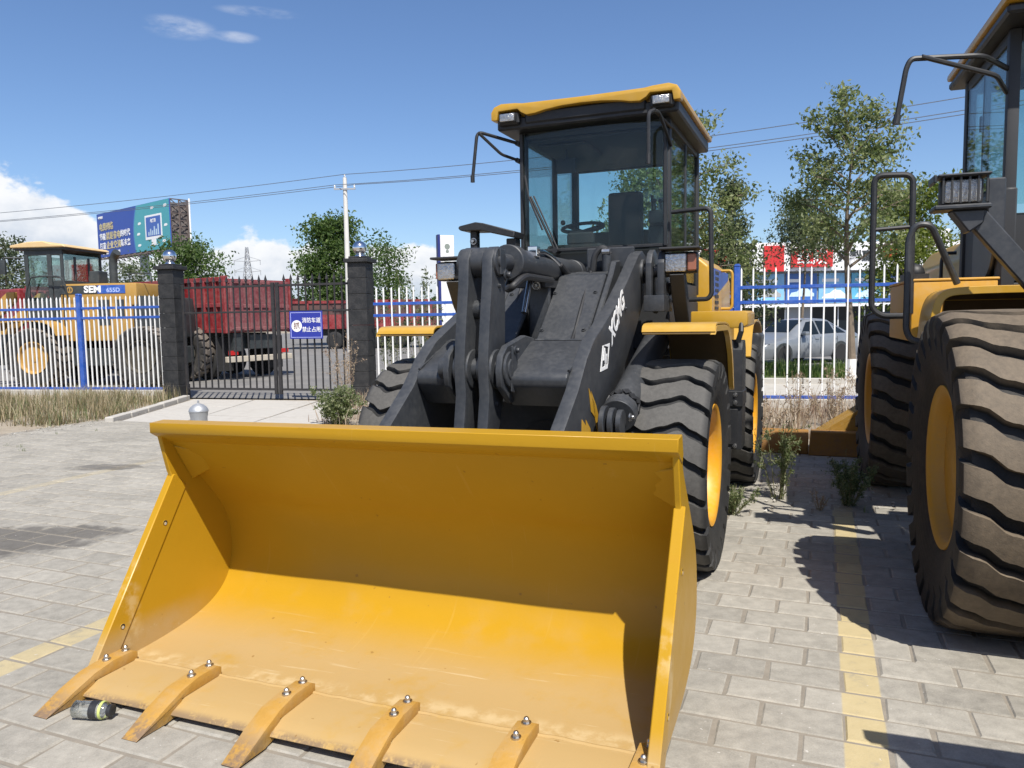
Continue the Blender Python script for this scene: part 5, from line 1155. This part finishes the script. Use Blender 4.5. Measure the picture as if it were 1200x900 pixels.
for i in range(16):                                                   # printed window posters with a car-like print and a white headline
    x0, x1 = .2+i*2.1, .2+(i+1)*2.1-.12
    b = MB(); b.box(x0, x1, .40, .49, 2.25, 4.15); p = b.build('window', rngb.choice(M_pos), BD)
    b = MB(); z = rngb.uniform(2.5, 2.8); b.prism([(x0+.2, z), (x0+.35, z+.25), (x0+.7, z+.32), (x0+.95, z+.52), (x0+1.4, z+.5), (x0+1.65, z+.28), (x0+1.8, z+.2), (x0+1.8, z)], 'y', .385, .398); b.build('print', rngb.choice([M_bwhite, M_bgrey, M_pos[2]]), p)
    b = MB(); b.box(x0+.2, x0+rngb.uniform(.8, 1.6), .385, .398, 3.6, 3.8); b.build('print', M_bwhite, p)
b = MB(); b.box(0, BWd, -.2, .38, 2.02, 2.20); b.build('canopy', M_bwhite, BD)
for i in range(20):
    x0, x1 = .1+i*1.7, .1+(i+1)*1.7-.08
    b = MB(); b.box(x0, x1, .40, .49, .25, 2.0); p = b.build('window', M_darkwin if i % 5 else M_bgrey, BD)
    b = MB(); b.box(x0-.07, x0-.01, .36, .49, 0, 2.0); b.build('frame', M_bwhite, p)

# ------------------------------------------------------------------ billboard
ba, bb_ = Vector((-48.1, 91, 0)), Vector((-34.8, 80, 0)); bd = (bb_-ba); BLn = bd.length
BB = empty('billboard', None, ba, (0, 0, math.atan2(bd.y, bd.x))); tag(BB, 'tall blue and teal advertising billboard on a thick post', 'billboard')
Z0, Z1 = 9.35, 14.35
M_bb = mat('billboard_blue', (.030, .075, .33), .45, var=.08, scale=.2); M_bt = mat('billboard_teal', (.07, .33, .37), .45, var=.08, scale=.2); M_gold = mat('billboard_gold', (.55, .47, .25), .5)
b = MB(); b.box(0, BLn, -.05, .05, Z0, Z1); b.build('panel', M_bb, BB)
cur = [(BLn*.555+.55*sin(k/12*pi)*-1+.5*(k/12), Z0+.02+(Z1-Z0-.04)*k/12) for k in range(13)]
b = MB(); b.prism(cur+[(BLn-.02, Z1-.02), (BLn-.02, Z0+.02)], 'y', -.07, -.052); b.build('print', M_bt, BB)
b = MB(); b.prism([(x-.22, z) for x, z in cur]+[(x+.02, z) for x, z in cur[::-1]], 'y', -.064, -.052); b.build('print', mat('billboard_mid_blue', (.05, .18, .42), .45), BB)
def bt(s_, size, m_, x, z, sx=1.0): text(s_, size, m_, 'lettering', BB, frame((x, -.075, z), (1, 0, 0), (0, 0, 1)), .01, ax='LEFT', sx=sx, bold=.015)
bt('电费网络', .92, M_gold, .55, Z0+3.35); bt('节能', .80, M_wletter, .55, Z0+2.25); bt('就是省电', .92, M_gold, 2.25, Z0+2.25); bt('的时代', .80, M_wletter, 5.9, Z0+2.3)
bt('打造', .80, M_wletter, .55, Z0+1.2); bt('企业交流', .92, M_gold, 2.25, Z0+1.2); bt('新未来', .80, M_wletter, 5.9, Z0+1.25)
bt('服务热线', .38, M_wletter, 1.2, Z0+.42); bt('12398', .42, M_wletter, 4.6, Z0+.42); bt('中国电网', .30, M_wletter, .4, Z1-.5)
b = MB(); b.box(11.9, 15.6, -.09, -.073, Z0+1.15, Z0+3.7); b.box(13.2, 14.2, -.09, -.073, Z0+.6, Z0+1.14); b.box(12.9, 14.5, -.088, -.073, Z0+.5, Z0+.59); b.build('print', M_wletter, BB)
b = MB(); b.box(12.15, 15.35, -.10, -.091, Z0+1.45, Z0+3.5); b.build('print', mat('screen_print', (.05, .12, .40), .4), BB)
b = MB()
for k, h in enumerate((.4, .7, .5, .9, .6, 1.1)): b.box(12.6+k*.42, 12.85+k*.42, -.108, -.101, Z0+1.55, Z0+1.55+h)
b.build('print', M_pos[2], BB); text('电能表', .42, M_wletter, 'lettering', BB, frame((13.75, -.104, Z0+3.05), (1, 0, 0), (0, 0, 1)), .005, bold=.01)
for x, z in ((10.6, 3.0), (10.3, 1.9), (10.4, .7), (16.4, 4.4), (16.4, 2.4), (15.9, .8), (13.6, 4.4)):
    b = MB(); b.prism([(x-.35, Z0+z), (x-.2, Z0+z+.14), (x+.25, Z0+z+.14), (x+.4, Z0+z), (x+.2, Z0+z-.12), (x-.3, Z0+z-.12)], 'y', -.085, -.073); b.build('print', M_wletter, BB)
M_lat = mat('rust_brown_steel', (.11, .085, .075), .8, var=.3, scale=1); M_latback = mat('panel_backing', (.16, .145, .14), .9, var=.3, scale=1.5)
DB = 2.1
b = MB(); b.box(0, BLn, DB, DB+.1, Z0, Z1); b.build('rear_panel', M_latback, BB)
for x in (.1, BLn-.1):
    fr = MB()
    for y in (.1, DB*.5, DB-.1): fr.cyl((x, y, Z0), (x, y, Z1), .08, n=6)
    for k in range(8):
        z = Z0+(Z1-Z0)*k/7; fr.cyl((x, .1, z), (x, DB-.1, z), .06, n=5)
        if k < 7:
            for y0, y1 in ((.1, DB*.5), (DB*.5, DB-.1)): fr.cyl((x, y0 if k % 2 else y1, z), (x, y1 if k % 2 else y0, z+(Z1-Z0)/7), .05, n=5)
    fr.build('side_lattice', M_lat, BB)
b = MB(); b.box(BLn-.6, BLn-.45, .15, DB-.05, Z0+.1, Z1-.3); b.build('backing', M_latback, BB)
b = MB(); b.cyl((BLn-.05, DB+.05, Z0-.2), (BLn-.05, DB+.05, Z1+.2), .09, n=6); b.build('edge_post', M_white, BB)
b = MB()
for k in range(12):
    x = 1+k*1.4; b.tube([(x, .1, Z0-.02), (x, -.6, Z0-.35)], .05, 5); b.tube([(x, .2, Z0), (x+.7, 1.0, Z0-.55), (x+1.4, .2, Z0)], .05, 5)
b.tube([(.5, -.6, Z0-.35), (BLn-.5, -.6, Z0-.35)], .06, 5); b.build('catwalk', M_lat, BB)
b = MB(); b.cyl((BLn*.52, DB*.5, -1), (BLn*.52, DB*.5, Z0+.1), .55, .5, n=20); b.build('post', M_galv, BB)

# ------------------------------------------------------------------ poles, wires, pylon, totem sign
def utility_pole(x, y, h, label):
    P = empty('utility_pole', None, (x, y, -.05)); tag(P, label, 'utility pole', 'concrete poles carrying the wires')
    b = MB(); b.cyl((0, 0, 0), (0, 0, h), .17, .10, n=14); b.build('shaft', M_cpole, P)
    b = MB(); b.box(-.55, .55, -.14, -.07, h-.62, h-.54); b.build('crossarm', M_galv, P)
    for q in (-.5, .5):
        b = MB(); b.lathe([(h-.54, .02), (h-.50, .05), (h-.46, .03), (h-.42, .05), (h-.38, .02)], 'z', (q, -.105, 0), 10); b.build('insulator', M_white, P)
    b = MB(); b.lathe([(h, .03), (h+.05, .05), (h+.09, .03), (h+.13, .045), (h+.16, .02)], 'z', n=10); b.build('insulator', M_white, P)
PA, PB_, PC = (-8.38, 40.0), (-62.0, 62.0), (23.0, 24.0)
utility_pole(*PA, 8.9, 'pale concrete utility pole rising behind the right gate pillar'); utility_pole(*PB_, 9.6, 'far pale utility pole beyond the left edge'); utility_pole(*PC, 9.4, 'near pale utility pole beyond the right edge')
def wire(offs, label):
    b = MB()
    for (p, hp), (q, hq) in (((PB_, 9.6), (PA, 8.9)), ((PA, 8.9), (PC, 9.4))):
        p, q = Vector((*p, hp)), Vector((*q, hq)); pts = []
        for i in range(25):
            u = i/24; c = p+(q-p)*u; c.z += offs[1]-.55*4*u*(1-u); c += Vector((offs[0], -.1, 0)); pts.append(c)
        b.tube(pts, .017, 4)
    tag(b.build('power_wire', M_wire), label, 'wire', 'wires between the poles')
wire((0, .10), 'top wire strung across the sky over the loader'); wire((-.5, -.42), 'lower wire strung across the sky, left of the pair'); wire((.5, -.42), 'lower wire strung across the sky, right of the pair')
PY = empty('lattice_pylon', None, (-101.6, 300, -1)); tag(PY, 'distant grey lattice power pylon above the red tipper truck', 'pylon')
b = MB(); H_ = 31.5
def leg(z): return 3.2*(1-z/H_)**1.15+.35
lv = [0, 6, 11, 15, 18.5, 21.5, 24, 26.5, 29, H_]
for s1, s2 in ((-1, -1), (1, -1), (1, 1), (-1, 1)): b.tube([(s1*leg(z), s2*leg(z), z) for z in lv], .17, 4)
for z0, z1 in zip(lv, lv[1:]):
    for k in range(4):
        c = [(-1, -1), (1, -1), (1, 1), (-1, 1)]; a, d = c[k], c[(k+1) % 4]
        b.cyl((a[0]*leg(z0), a[1]*leg(z0), z0), (d[0]*leg(z1), d[1]*leg(z1), z1), .10, n=4); b.cyl((d[0]*leg(z0), d[1]*leg(z0), z0), (a[0]*leg(z1), a[1]*leg(z1), z1), .10, n=4)
b.build('tower', M_galv, PY)
for z in (22, 26):
    b = MB()
    for s in (-1, 1): b.cyl((s*leg(z), 0, z), (s*5.2, 0, z+.3), .15, n=4); b.cyl((s*leg(z+1.8), 0, z+1.8), (s*5.2, 0, z+.35), .12, n=4); b.cyl((s*5.0, 0, z+.2), (s*5.0, 0, z-1.4), .12, n=4)
    b.build('crossarm', M_galv, PY)
TT = empty('totem_sign', None, (-2.08, 25.0, -.03), (0, 0, rad(20))); tag(TT, 'tall narrow white sign board with grey crest and blue edge behind the fence', 'sign')
b = MB(); b.box(-.19, .27, -.1, .1, 0, 4.28); b.build('panel', M_bwhite, TT, bevel=.01)
b = MB(); b.box(-.27, -.192, -.12, .12, 0, 4.30); b.build('edge', mat('navy_paint', (.02, .03, .16), .4), TT, bevel=.01)
M_gp = mat('grey_print', (.22, .25, .22), .5)
b = MB(); b.lathe([(-.104, .001), (-.104, .09), (-.101, .09)], 'y', (.04, 0, 3.92), 20); b.lathe([(-.104, .001), (-.104, .055), (-.101, .055)], 'y', (.04, 0, 3.77), 16); b.build('crest', M_gp, TT)
b = MB(); b.box(-.12, .20, -.104, -.101, 3.55, 3.60); b.build('print', M_gp, TT)
b = MB(); b.box(-.06, .14, -.104, -.101, 3.42, 3.45); b.build('print', M_gp, TT)

# small things on the pavers
BT = empty('plastic_bottle', None, (-1.69, 2.95, .037), (0, rad(0), rad(-6))); tag(BT, 'empty clear plastic bottle with black cap lying beside the first bucket tooth', 'bottle')
b = MB(); b.lathe([(-.085, .001), (-.085, .028), (-.078, .034), (-.05, .033), (-.045, .035), (-.02, .034), (-.015, .0355), (.03, .035), (.055, .030), (.062, .024)], 'x', n=20); b.build('body', G_bottle, BT)
b = MB(); b.lathe([(-.006, .0352), (-.006, .0362), (.026, .0358), (.026, .0352)], 'x', n=24, closed=True); b.build('label', M_black, BT)
b = MB(); b.lathe([(.034, .0335), (.034, .0355), (.044, .034), (.044, .032)], 'x', n=24, closed=True); b.build('band', mat('lime_print', (.45, .52, .15), .5), BT)
b = MB(); b.lathe([(.060, .020), (.062, .024), (.078, .024), (.080, .020), (.080, .001)], 'x', n=20); b.build('cap', M_black, BT)
BO = empty('bollard', None, (-3.70, 9.0, 0)); tag(BO, 'short grey bollard with shiny domed top and knob behind the bucket', 'bollard')
b = MB(); b.lathe([(0, .11), (.03, .10), (.46, .095), (.53, .108)], 'z', n=24); b.build('shaft', M_galv, BO)
b = MB(); b.lathe([(.532, .112), (.545, .112), (.58, .095), (.61, .06), (.625, .025), (.63, .012), (.66, .012), (.665, .001)], 'z', n=24); b.build('cap', M_galv, BO)

# ------------------------------------------------------------------ vegetation
def leaf_mat(name, c0, c1, c2, trans=0.45):
    m, t, b = new_mat(name); t.nodes.remove(b); o = t.nodes['Material Output']
    at = nd(t, 'ShaderNodeAttribute', attribute_name='tone')
    r = nd(t, 'ShaderNodeValToRGB'); e = r.color_ramp.elements
    e[0].color = (*c0, 1); e[1].color = (*c2, 1); q = e.new(.5); q.color = (*c1, 1)
    t.links.new(at.outputs['Fac'], r.inputs[0])
    d = nd(t, 'ShaderNodeBsdfPrincipled'); d.inputs['Roughness'].default_value = .5; d.inputs['Specular IOR Level'].default_value = .35; t.links.new(r.outputs[0], d.inputs['Base Color'])
    tl = nd(t, 'ShaderNodeBsdfTranslucent'); h = nd(t, 'ShaderNodeHueSaturation'); h.inputs['Value'].default_value = 1.8; h.inputs['Saturation'].default_value = 1.1; t.links.new(r.outputs[0], h.inputs['Color']); t.links.new(h.outputs[0], tl.inputs[0])
    mx = nd(t, 'ShaderNodeMixShader'); mx.inputs[0].default_value = trans; t.links.new(d.outputs[0], mx.inputs[1]); t.links.new(tl.outputs[0], mx.inputs[2]); t.links.new(mx.outputs[0], o.inputs[0])
    return m
L_pop = leaf_mat('poplar_leaves', (.068, .095, .034), (.135, .165, .062), (.28, .30, .15))
L_dark = leaf_mat('dark_leaves', (.028, .052, .014), (.050, .088, .022), (.105, .145, .05))
L_mid = leaf_mat('mid_green_leaves', (.040, .072, .020), (.075, .125, .032), (.15, .20, .07))
L_olive = leaf_mat('grey_green_leaves', (.055, .075, .038), (.10, .125, .062), (.20, .22, .13))
L_lime = leaf_mat('bright_leaves', (.06, .09, .015), (.12, .155, .030), (.22, .24, .07))
L_weed = leaf_mat('weed_leaves', (.07, .10, .032), (.14, .175, .068), (.30, .31, .19))
L_weeddark = leaf_mat('dark_weed_leaves', (.05, .08, .03), (.10, .135, .06), (.22, .25, .14))
L_dry = leaf_mat('dry_blades', (.20, .145, .07), (.34, .265, .14), (.48, .40, .25), .25)
L_drypink = leaf_mat('dry_stalks', (.17, .11, .08), (.30, .22, .15), (.42, .35, .26), .25)
L_drymix = leaf_mat('dry_mixed_blades', (.15, .12, .06), (.28, .225, .13), (.44, .37, .25), .25)
L_grass = leaf_mat('green_blades', (.04, .08, .012), (.075, .13, .022), (.16, .19, .06), .3)
R = np.random.default_rng(4)
def leaf_mesh(name, C, size, m, aspect=.5, droop=0.0, tone=None):
    """one small folded leaf (two triangles sharing a midrib) at every centre"""
    N = len(C); a = R.normal(size=(N, 3)); a[:, 2] -= droop; a /= np.linalg.norm(a, axis=1)[:, None]
    q = R.normal(size=(N, 3)); b_ = np.cross(a, q); b_ /= np.linalg.norm(b_, axis=1)[:, None]; nn = np.cross(a, b_)
    s = (size*R.uniform(.45, 1.45, N))[:, None]
    V = np.empty((N, 4, 3)); V[:, 0] = C-a*s*.5; V[:, 2] = C+a*s*.5; fold = nn*s*.10
    V[:, 1] = C+b_*s*aspect*.5+fold; V[:, 3] = C-b_*s*aspect*.5+fold
    me = bpy.data.meshes.new(name); me.vertices.add(4*N); me.vertices.foreach_set('co', V.ravel())
    me.loops.add(6*N); base = np.arange(N)*4; idx = np.stack([base, base+1, base+2, base, base+2, base+3], 1); me.loops.foreach_set('vertex_index', idx.ravel())
    me.polygons.add(2*N); me.polygons.foreach_set('loop_start', np.arange(2*N)*3)
    at_ = me.attributes.new('tone', 'FLOAT', 'FACE'); t_ = R.uniform(0, 1, N) if tone is None else np.clip(tone+R.normal(0, .2, N), 0, 1); at_.data.foreach_set('value', np.repeat(t_, 2))
    me.materials.append(m); me.update(calc_edges=True); return me
def blade_mesh(name, P, h, w, m, lean=.35):
    N = len(P); az_ = R.uniform(0, 2*pi, N); d = np.stack([np.cos(az_), np.sin(az_), np.zeros(N)], 1); sd = np.stack([-np.sin(az_), np.cos(az_), np.zeros(N)], 1)
    h = h[:, None]; ln = (np.abs(R.normal(0, lean, N)))[:, None]*h; up_ = np.array([0, 0, 1.0])
    V = np.empty((N, 5, 3)); V[:, 0] = P-sd*w; V[:, 1] = P+sd*w; M_ = P+up_*h*.6+d*ln*.35; V[:, 2] = M_+sd*w*.7; V[:, 3] = M_-sd*w*.7; V[:, 4] = P+up_*h+d*ln
    me = bpy.data.meshes.new(name); me.vertices.add(5*N); me.vertices.foreach_set('co', V.ravel())
    b0 = np.arange(N)*5; idx = np.stack([b0, b0+1, b0+2, b0, b0+2, b0+3, b0+3, b0+2, b0+4], 1); me.loops.add(9*N); me.loops.foreach_set('vertex_index', idx.ravel())
    me.polygons.add(3*N); me.polygons.foreach_set('loop_start', np.arange(3*N)*3)
    at_ = me.attributes.new('tone', 'FLOAT', 'FACE'); at_.data.foreach_set('value', np.repeat(R.uniform(0, 1, N), 3))
    me.materials.append(m); me.update(calc_edges=True); return me
def tree(name, label, x, y, h, base, rx, nlimb, nleaf, leaf, lm, r0=.12, white=0, clump=.34, ry=None, group=None, shape='oval', droop=.3, lean=0.0, aspect=.5, z0=0.0):
    """tapered trunk, limbs with side twigs, leaves gathered in clumps along the twigs"""
    rg = random.Random(int(abs(x*131+y*17))+nlimb)
    T = empty(name, None, (x, y, z0)); tag(T, label, 'tree', group)
    tp = [Vector((lean*(u**2)*h+.05*h*.3*sin(u*5+x), .04*h*.3*cos(u*4+y), u*h*.93)) for u in [k/10 for k in range(11)]]
    wd = MB()
    wd.tube(tp, r0, 9, rend=r0*.12)
    cl = []
    for k in range(nlimb):
        u = base+(1-base)*((k+.5)/nlimb)**.9; f = min(u*10, 9.999); i = int(f); p0 = tp[i].lerp(tp[i+1], f-i)
        a = k*2.4+rg.uniform(-.5, .5); v = (u-base)/(1-base)
        wdt = {'oval': (math.sin(pi*min(1, v*.80+.16)))**.7, 'cone': (1-v)*.95+.12, 'round': (math.sin(pi*min(1, .30+v*.62)))**.6}[shape]
        L = rx*wdt*rg.uniform(.65, 1.08); rise = rg.uniform(.25, .75)*L+(.1*h*(v > .8))
        tip = p0+Vector((cos(a)*L, sin(a)*L*(ry or rx)/rx, rise)); mid = p0.lerp(tip, .5)+Vector((0, 0, .10*L))
        lr = r0*(1-u)*.5+.012
        wd.tube([p0, mid, tip], lr, 5, rend=.006)
        nt = 5
        for j in range(nt):
            s = .35+.65*(j+.5)/nt; q = (p0.lerp(mid, s*2) if s < .5 else mid.lerp(tip, s*2-1)); t2 = q+Vector((rg.gauss(0, 1), rg.gauss(0, 1), rg.gauss(.25, .8)))*L*.26
            wd.tube([q, t2], .008, 3, rend=.004); cl += [(q.lerp(t2, .55), .8), (t2, 1)]
        cl.append((tip, 1.1))
    cl.append((tp[-1]+Vector((0, 0, h*.04)), 1.0)); cl.append((tp[-2], .8))
    if white:
        wb = MB(); wb.tube([p+Vector((0, 0, 0)) for p in tp[:1]]+[tp[0].lerp(tp[1], min(1, white/(h*.093)))], r0*1.03, 10, rend=r0*.98); wb.build('limewash', M_limewash, T)
    wd.build('trunk', M_bark, T)
    c = np.array([list(p) for p, s in cl]); s = np.array([s for p, s in cl]); w_ = s/s.sum()
    idx = R.choice(len(c), nleaf, p=w_); off = np.clip(R.normal(0, 1, (nleaf, 3)), -1.55, 1.55)*clump*s[idx][:, None]*np.array([1, 1, .8]); off[:, 2] -= np.abs(off[:, 2])*.15
    ct = R.uniform(.15, .85, len(c))
    o = link(bpy.data.objects.new('crown', leaf_mesh('crown', c[idx]+off, leaf, lm, aspect, droop, ct[idx])), T)
    return T
GT = 'trees beyond the fence on the right'
tree('poplar_tree', 'tallest loose poplar tree with whitewashed trunk beyond the fence on the right', 7.55, 17.2, 5.75, .46, 1.65, 22, 8500, .105, L_pop, .10, 1.5, .155, group=GT, shape='oval')
tree('young_tree', 'grey green spire shaped tree between the loader cab and the poplar', 6.1, 21.0, 5.0, .24, 1.0, 24, 9000, .10, L_olive, .07, 0, .17, group=GT, shape='cone')
tree('young_tree', 'small tree with a broad crown and thin trunk before the white building', 10.6, 28.0, 5.4, .66, 1.15, 18, 8000, .11, L_olive, .07, 1.2, .30, group=GT, shape='round')
tree('poplar_tree', 'leafy pale green tree seen through the cab windows of the loader', 3.85, 19.0, 5.9, .26, 1.9, 30, 14500, .11, L_pop, .11, 0, .19, group=GT, shape='oval', lean=.02)
tree('bushy_tree', 'bright green bushy tree behind the handrails of the larger loader', 10.6, 20.5, 4.5, .15, 1.3, 22, 10000, .12, L_lime, .08, 0, .26, group=GT, shape='round')
tree('bushy_tree', 'dark bushy tree beside the cab at the left foot of the building', 4.9, 22.5, 3.6, .12, 1.5, 22, 9000, .12, L_dark, .08, 0, .28, group=GT, shape='round')
GL = 'trees beyond the road on the left'
tree('round_tree', 'dense dark green round tree above the red trailer beside the pole', -11.5, 51, 7.6, .20, 2.3, 32, 16000, .24, L_mid, .2, 0, .5, group=GL, shape='oval')
tree('bushy_tree', 'green tree partly hidden behind the left gate pillar', -25.0, 60, 7.0, .15, 2.6, 22, 9000, .27, L_mid, .18, 0, .6, group=GL, shape='round')
tree('bushy_tree', 'small trees under the billboard post', -34.2, 70, 6.3, .15, 2.2, 18, 3000, .28, L_olive, .18, 0, .55, group=GL, shape='round')
tree('bushy_tree', 'pale tree left of the billboard post above the old loader hood', -39.0, 72, 6.6, .15, 2.2, 18, 3000, .28, L_olive, .18, 0, .55, group=GL, shape='round')
tree('bushy_tree', 'grey green tree at the left edge behind the old loader cab', -39.2, 60, 7.2, .12, 3.0, 22, 4500, .30, L_olive, .2, 0, .6, group=GL, shape='round')
tree('bushy_tree', 'green tree just right of the gate pillar behind the trailer', -8.9, 56, 6.3, .15, 1.6, 16, 4000, .22, L_mid, .18, 0, .5, group=GL, shape='round')
# far belt of trees along the horizon
c = []
for k in range(520):
    a = R.uniform(-1.0, 1.0); dd = R.uniform(150, 230); cx, cy = dd*math.tan(a)*.75, dd; rr = R.uniform(2.0, 4.0); hh = R.uniform(2.0, 6.5)
    c.append(R.normal(0, 1, (60, 3))*np.array([rr, rr, hh*.35])+np.array([cx, cy, hh*.55]))
c = np.concatenate(c); c[:, 2] = np.abs(c[:, 2])
tag(link(bpy.data.objects.new('treeline', leaf_mesh('treeline', c, 1.1, L_dark, .8))), kind='stuff')

def plant(label, x, y, h, spread, nst, nleaf, leaf, lm, dry=None, name='weed', stem=.004, z0=0.0, up=.9, group=None, aspect=.35):
    rg = random.Random(int(abs(x*977+y*131))); P = empty(name, None, (x, y, z0)); tag(P, label, 'weed', group)
    st = MB(); cs = []
    for k in range(nst):
        a = rg.uniform(0, 2*pi); L = h*rg.uniform(.55, 1.05); o = Vector((cos(a), sin(a), 0))*spread*rg.uniform(.05, 1); b0 = o*.25
        pts = [b0, b0+Vector((o.x*.35, o.y*.35, L*.5)), b0+Vector((o.x*.8, o.y*.8, L))]; st.tube(pts, stem, 4, rend=stem*.4)
        for j in range(4):
            u = rg.uniform(.35, .95); q = pts[0].lerp(pts[2], u); e = q+Vector((rg.gauss(0, .4), rg.gauss(0, .4), rg.uniform(.1, .5)))*h*.22; st.tube([q, e], stem*.5, 3, rend=stem*.3); cs.append((q, e))
        cs.append((pts[1], pts[2])); cs.append((pts[0], pts[1]))
    st.build('stems', dry or lm_stem, P)
    A = np.array([list(a) for a, e in cs]); E_ = np.array([list(e) for a, e in cs]); i = R.integers(0, len(A), nleaf); u = R.uniform(0, 1, nleaf)[:, None]
    C = A[i]*(1-u)+E_[i]*u+R.normal(0, leaf*.45, (nleaf, 3)); C[:, 2] = np.maximum(C[:, 2], .006)
    link(bpy.data.objects.new('leaves', leaf_mesh('leaves', C, leaf, lm, aspect, -.5)), P)
    return P
lm_stem = mat('weed_stem', (.16, .15, .07), .8, var=.2, scale=20); M_drystem = mat('dry_stem', (.30, .23, .14), .85, var=.2, scale=20)
GW = 'weeds between the loaders'
plant('tall thin yellow green weed beside the rear wheel of the nearer loader', 2.26, 6.45, .72, .22, 13, 2000, .028, L_weed, group=GW)
plant('dense dark green weed in front of the larger loader rear wheel', 2.74, 6.20, .40, .27, 26, 4200, .024, L_weeddark, group=GW)
plant('low pale green weed at the foot of the nearer loader front wheel', 1.72, 5.98, .22, .22, 30, 2800, .022, L_weed, group=GW)
plant('small dry weed sprouting from the pavers between two taller weeds', 2.45, 6.05, .16, .12, 7, 180, .02, L_drypink, M_drystem, group=GW)
plant('leafy green weed clump at the foot of the right gate pillar', -2.62, 11.55, .58, .42, 40, 4200, .045, L_weed, group='weeds along the yard edge', aspect=.5)
plant('dry stalky weed standing against the right gate leaf', -3.1, 14.3, 1.35, .42, 14, 900, .04, L_drypink, M_drystem, group='weeds along the yard edge')
plant('tall sparse weeds with dark seed heads beyond the fence beside the sign board', -1.95, 17.5, 2.75, .75, 16, 1500, .085, L_olive, group='weeds along the yard edge', stem=.008)
plant('second tall sparse weeds beyond the fence left of the sign board', -2.9, 18.5, 2.3, .5, 9, 700, .085, L_olive, group='weeds along the yard edge', stem=.008)
for i, (x, y, h) in enumerate(((2.5, 8.3, .5), (3.0, 9.2, .7), (3.9, 10.4, .75), (4.5, 10.8, .8), (5.2, 11.2, .7), (3.4, 11.3, .9))):
    plant(('dry brown weed behind the rusty blade, nearest the loader wheel', 'dry grey weed rising just behind the rusty blade', 'dry pinkish weed in the middle of the strip behind the blade', 'tallest dry weed of the strip under the wide fence', 'dry weed of the strip nearest the larger loader', 'dry weed close to the bottom rail of the wide fence')[i], x, y, h, .4, 22, 800, .035, L_drypink, M_drystem, group='dry weeds of the strip behind the blade')
def region(n, poly, jit=None):
    P = np.array(poly); lo, hi = P.min(0), P.max(0); out = []
    while len(out) < n:
        q = R.uniform(lo, hi, (n*3, 2)); ins = np.zeros(len(q), bool); j = len(P)-1
        for i in range(len(P)):
            xi, yi, xj, yj = *P[i], *P[j]; k = ((yi > q[:, 1]) != (yj > q[:, 1])) & (q[:, 0] < (xj-xi)*(q[:, 1]-yi)/(yj-yi+1e-12)+xi); ins ^= k; j = i
        out += list(q[ins])
    return np.array(out[:n])
def tufts(n, per, poly, sp, z):
    c = region(n, poly); d = c[R.integers(0, n, n*per)]+R.normal(0, sp, (n*per, 2)); return np.column_stack([d, np.full(len(d), z)])
vp = [tuple(p) for p in U((-11.25, 5.5), (-11.25, 8.0), (-10.85, 9.0), (-12.4, 12.2))]+[fl(-9, 2.2), fl(-16, 3.0), (-17, 14)]
P1 = tufts(300, 22, vp, .10, -.02); vp2 = [tuple(p) for p in U((-11.3, 8.2), (-10.95, 9.0), (-12.4, 12.2))]+[(-9.6, 16.6), (-11.5, 15.0)]
P2 = tufts(300, 26, vp2, .09, -.02); PP = np.concatenate([P1, P2]); hh = np.concatenate([R.uniform(.03, .20, len(P1)), R.uniform(.08, .42, len(P2))])
keep = R.uniform(0, 1, len(PP)) < (.35+.65*(np.sin(PP[:, 0]*2.3+1)*np.sin(PP[:, 1]*1.9+PP[:, 0]) > -.15)); PP, hh = PP[keep], hh[keep]
gm = R.uniform(0, 1, len(PP)) < .30
tag(link(bpy.data.objects.new('dry_grass', blade_mesh('dry_grass', PP[~gm], hh[~gm], .005, L_drymix, .55))), kind='stuff')
tag(link(bpy.data.objects.new('green_grass', blade_mesh('green_grass', PP[gm], hh[gm]*.8, .006, L_weed, .6))), kind='stuff')
vp3 = [tuple(uv(-6.9, 9.25))[:2], tuple(uv(6, 9.3))[:2], fl(14, -.2), fl(-3, -.4)]
P3 = tufts(420, 24, vp3, .10, -.02); tag(link(bpy.data.objects.new('dry_grass', blade_mesh('dry_grass', P3, R.uniform(.06, .42, len(P3)), .006, L_drypink, .5))), kind='stuff')
vp4 = [fl(2.0, 5.0), fl(24, 5.0), fl(24, 9.5), fl(2.0, 9.5)]
P4 = tufts(900, 22, vp4, .13, .06); tag(link(bpy.data.objects.new('green_grass', blade_mesh('green_grass', P4, R.uniform(.06, .30, len(P4)), .009, L_grass))), kind='stuff')
# loose litter: grit and pale scraps along the dry verge and between the pavers
ch = MB()
for k in range(500):
    a = random.choice(((-11.05, -10.6, 7.2, 9.0), (-12.4, -11.0, 6.5, 11.5), (-.9, .9, 6.6, 9.0), (-.5, 1.2, 6.2, 7.6)))
    p = uv(random.uniform(a[0], a[1]), random.uniform(a[2], a[3]), .004); s = random.uniform(.006, .022)
    vs = [p+Vector((random.uniform(-s, s), random.uniform(-s, s), random.uniform(0, s))) for _ in range(4)]; ch.add(vs, [(0, 1, 2), (0, 2, 3), (0, 3, 1), (1, 3, 2)])
tag(ch.build('gravel', M_plinth), kind='stuff')

# small tufts in the paver joints
jt = []
for k in range(70):
    r = random.randint(4, 36); v = r*BW+2.965-10*BW+.1+BW/2; u = random.choice((random.uniform(-.5, 1.3), random.uniform(-10.8, -3.2)))
    if v < 6.2: continue
    p = uv(u, v); jt += [(p.x+random.gauss(0, .015), p.y+random.gauss(0, .012), -.004) for _ in range(9)]
jt = np.array(jt); tag(link(bpy.data.objects.new('joint_grass', blade_mesh('joint_grass', jt, R.uniform(.015, .06, len(jt)), .0022, L_weed, .6))), kind='stuff')
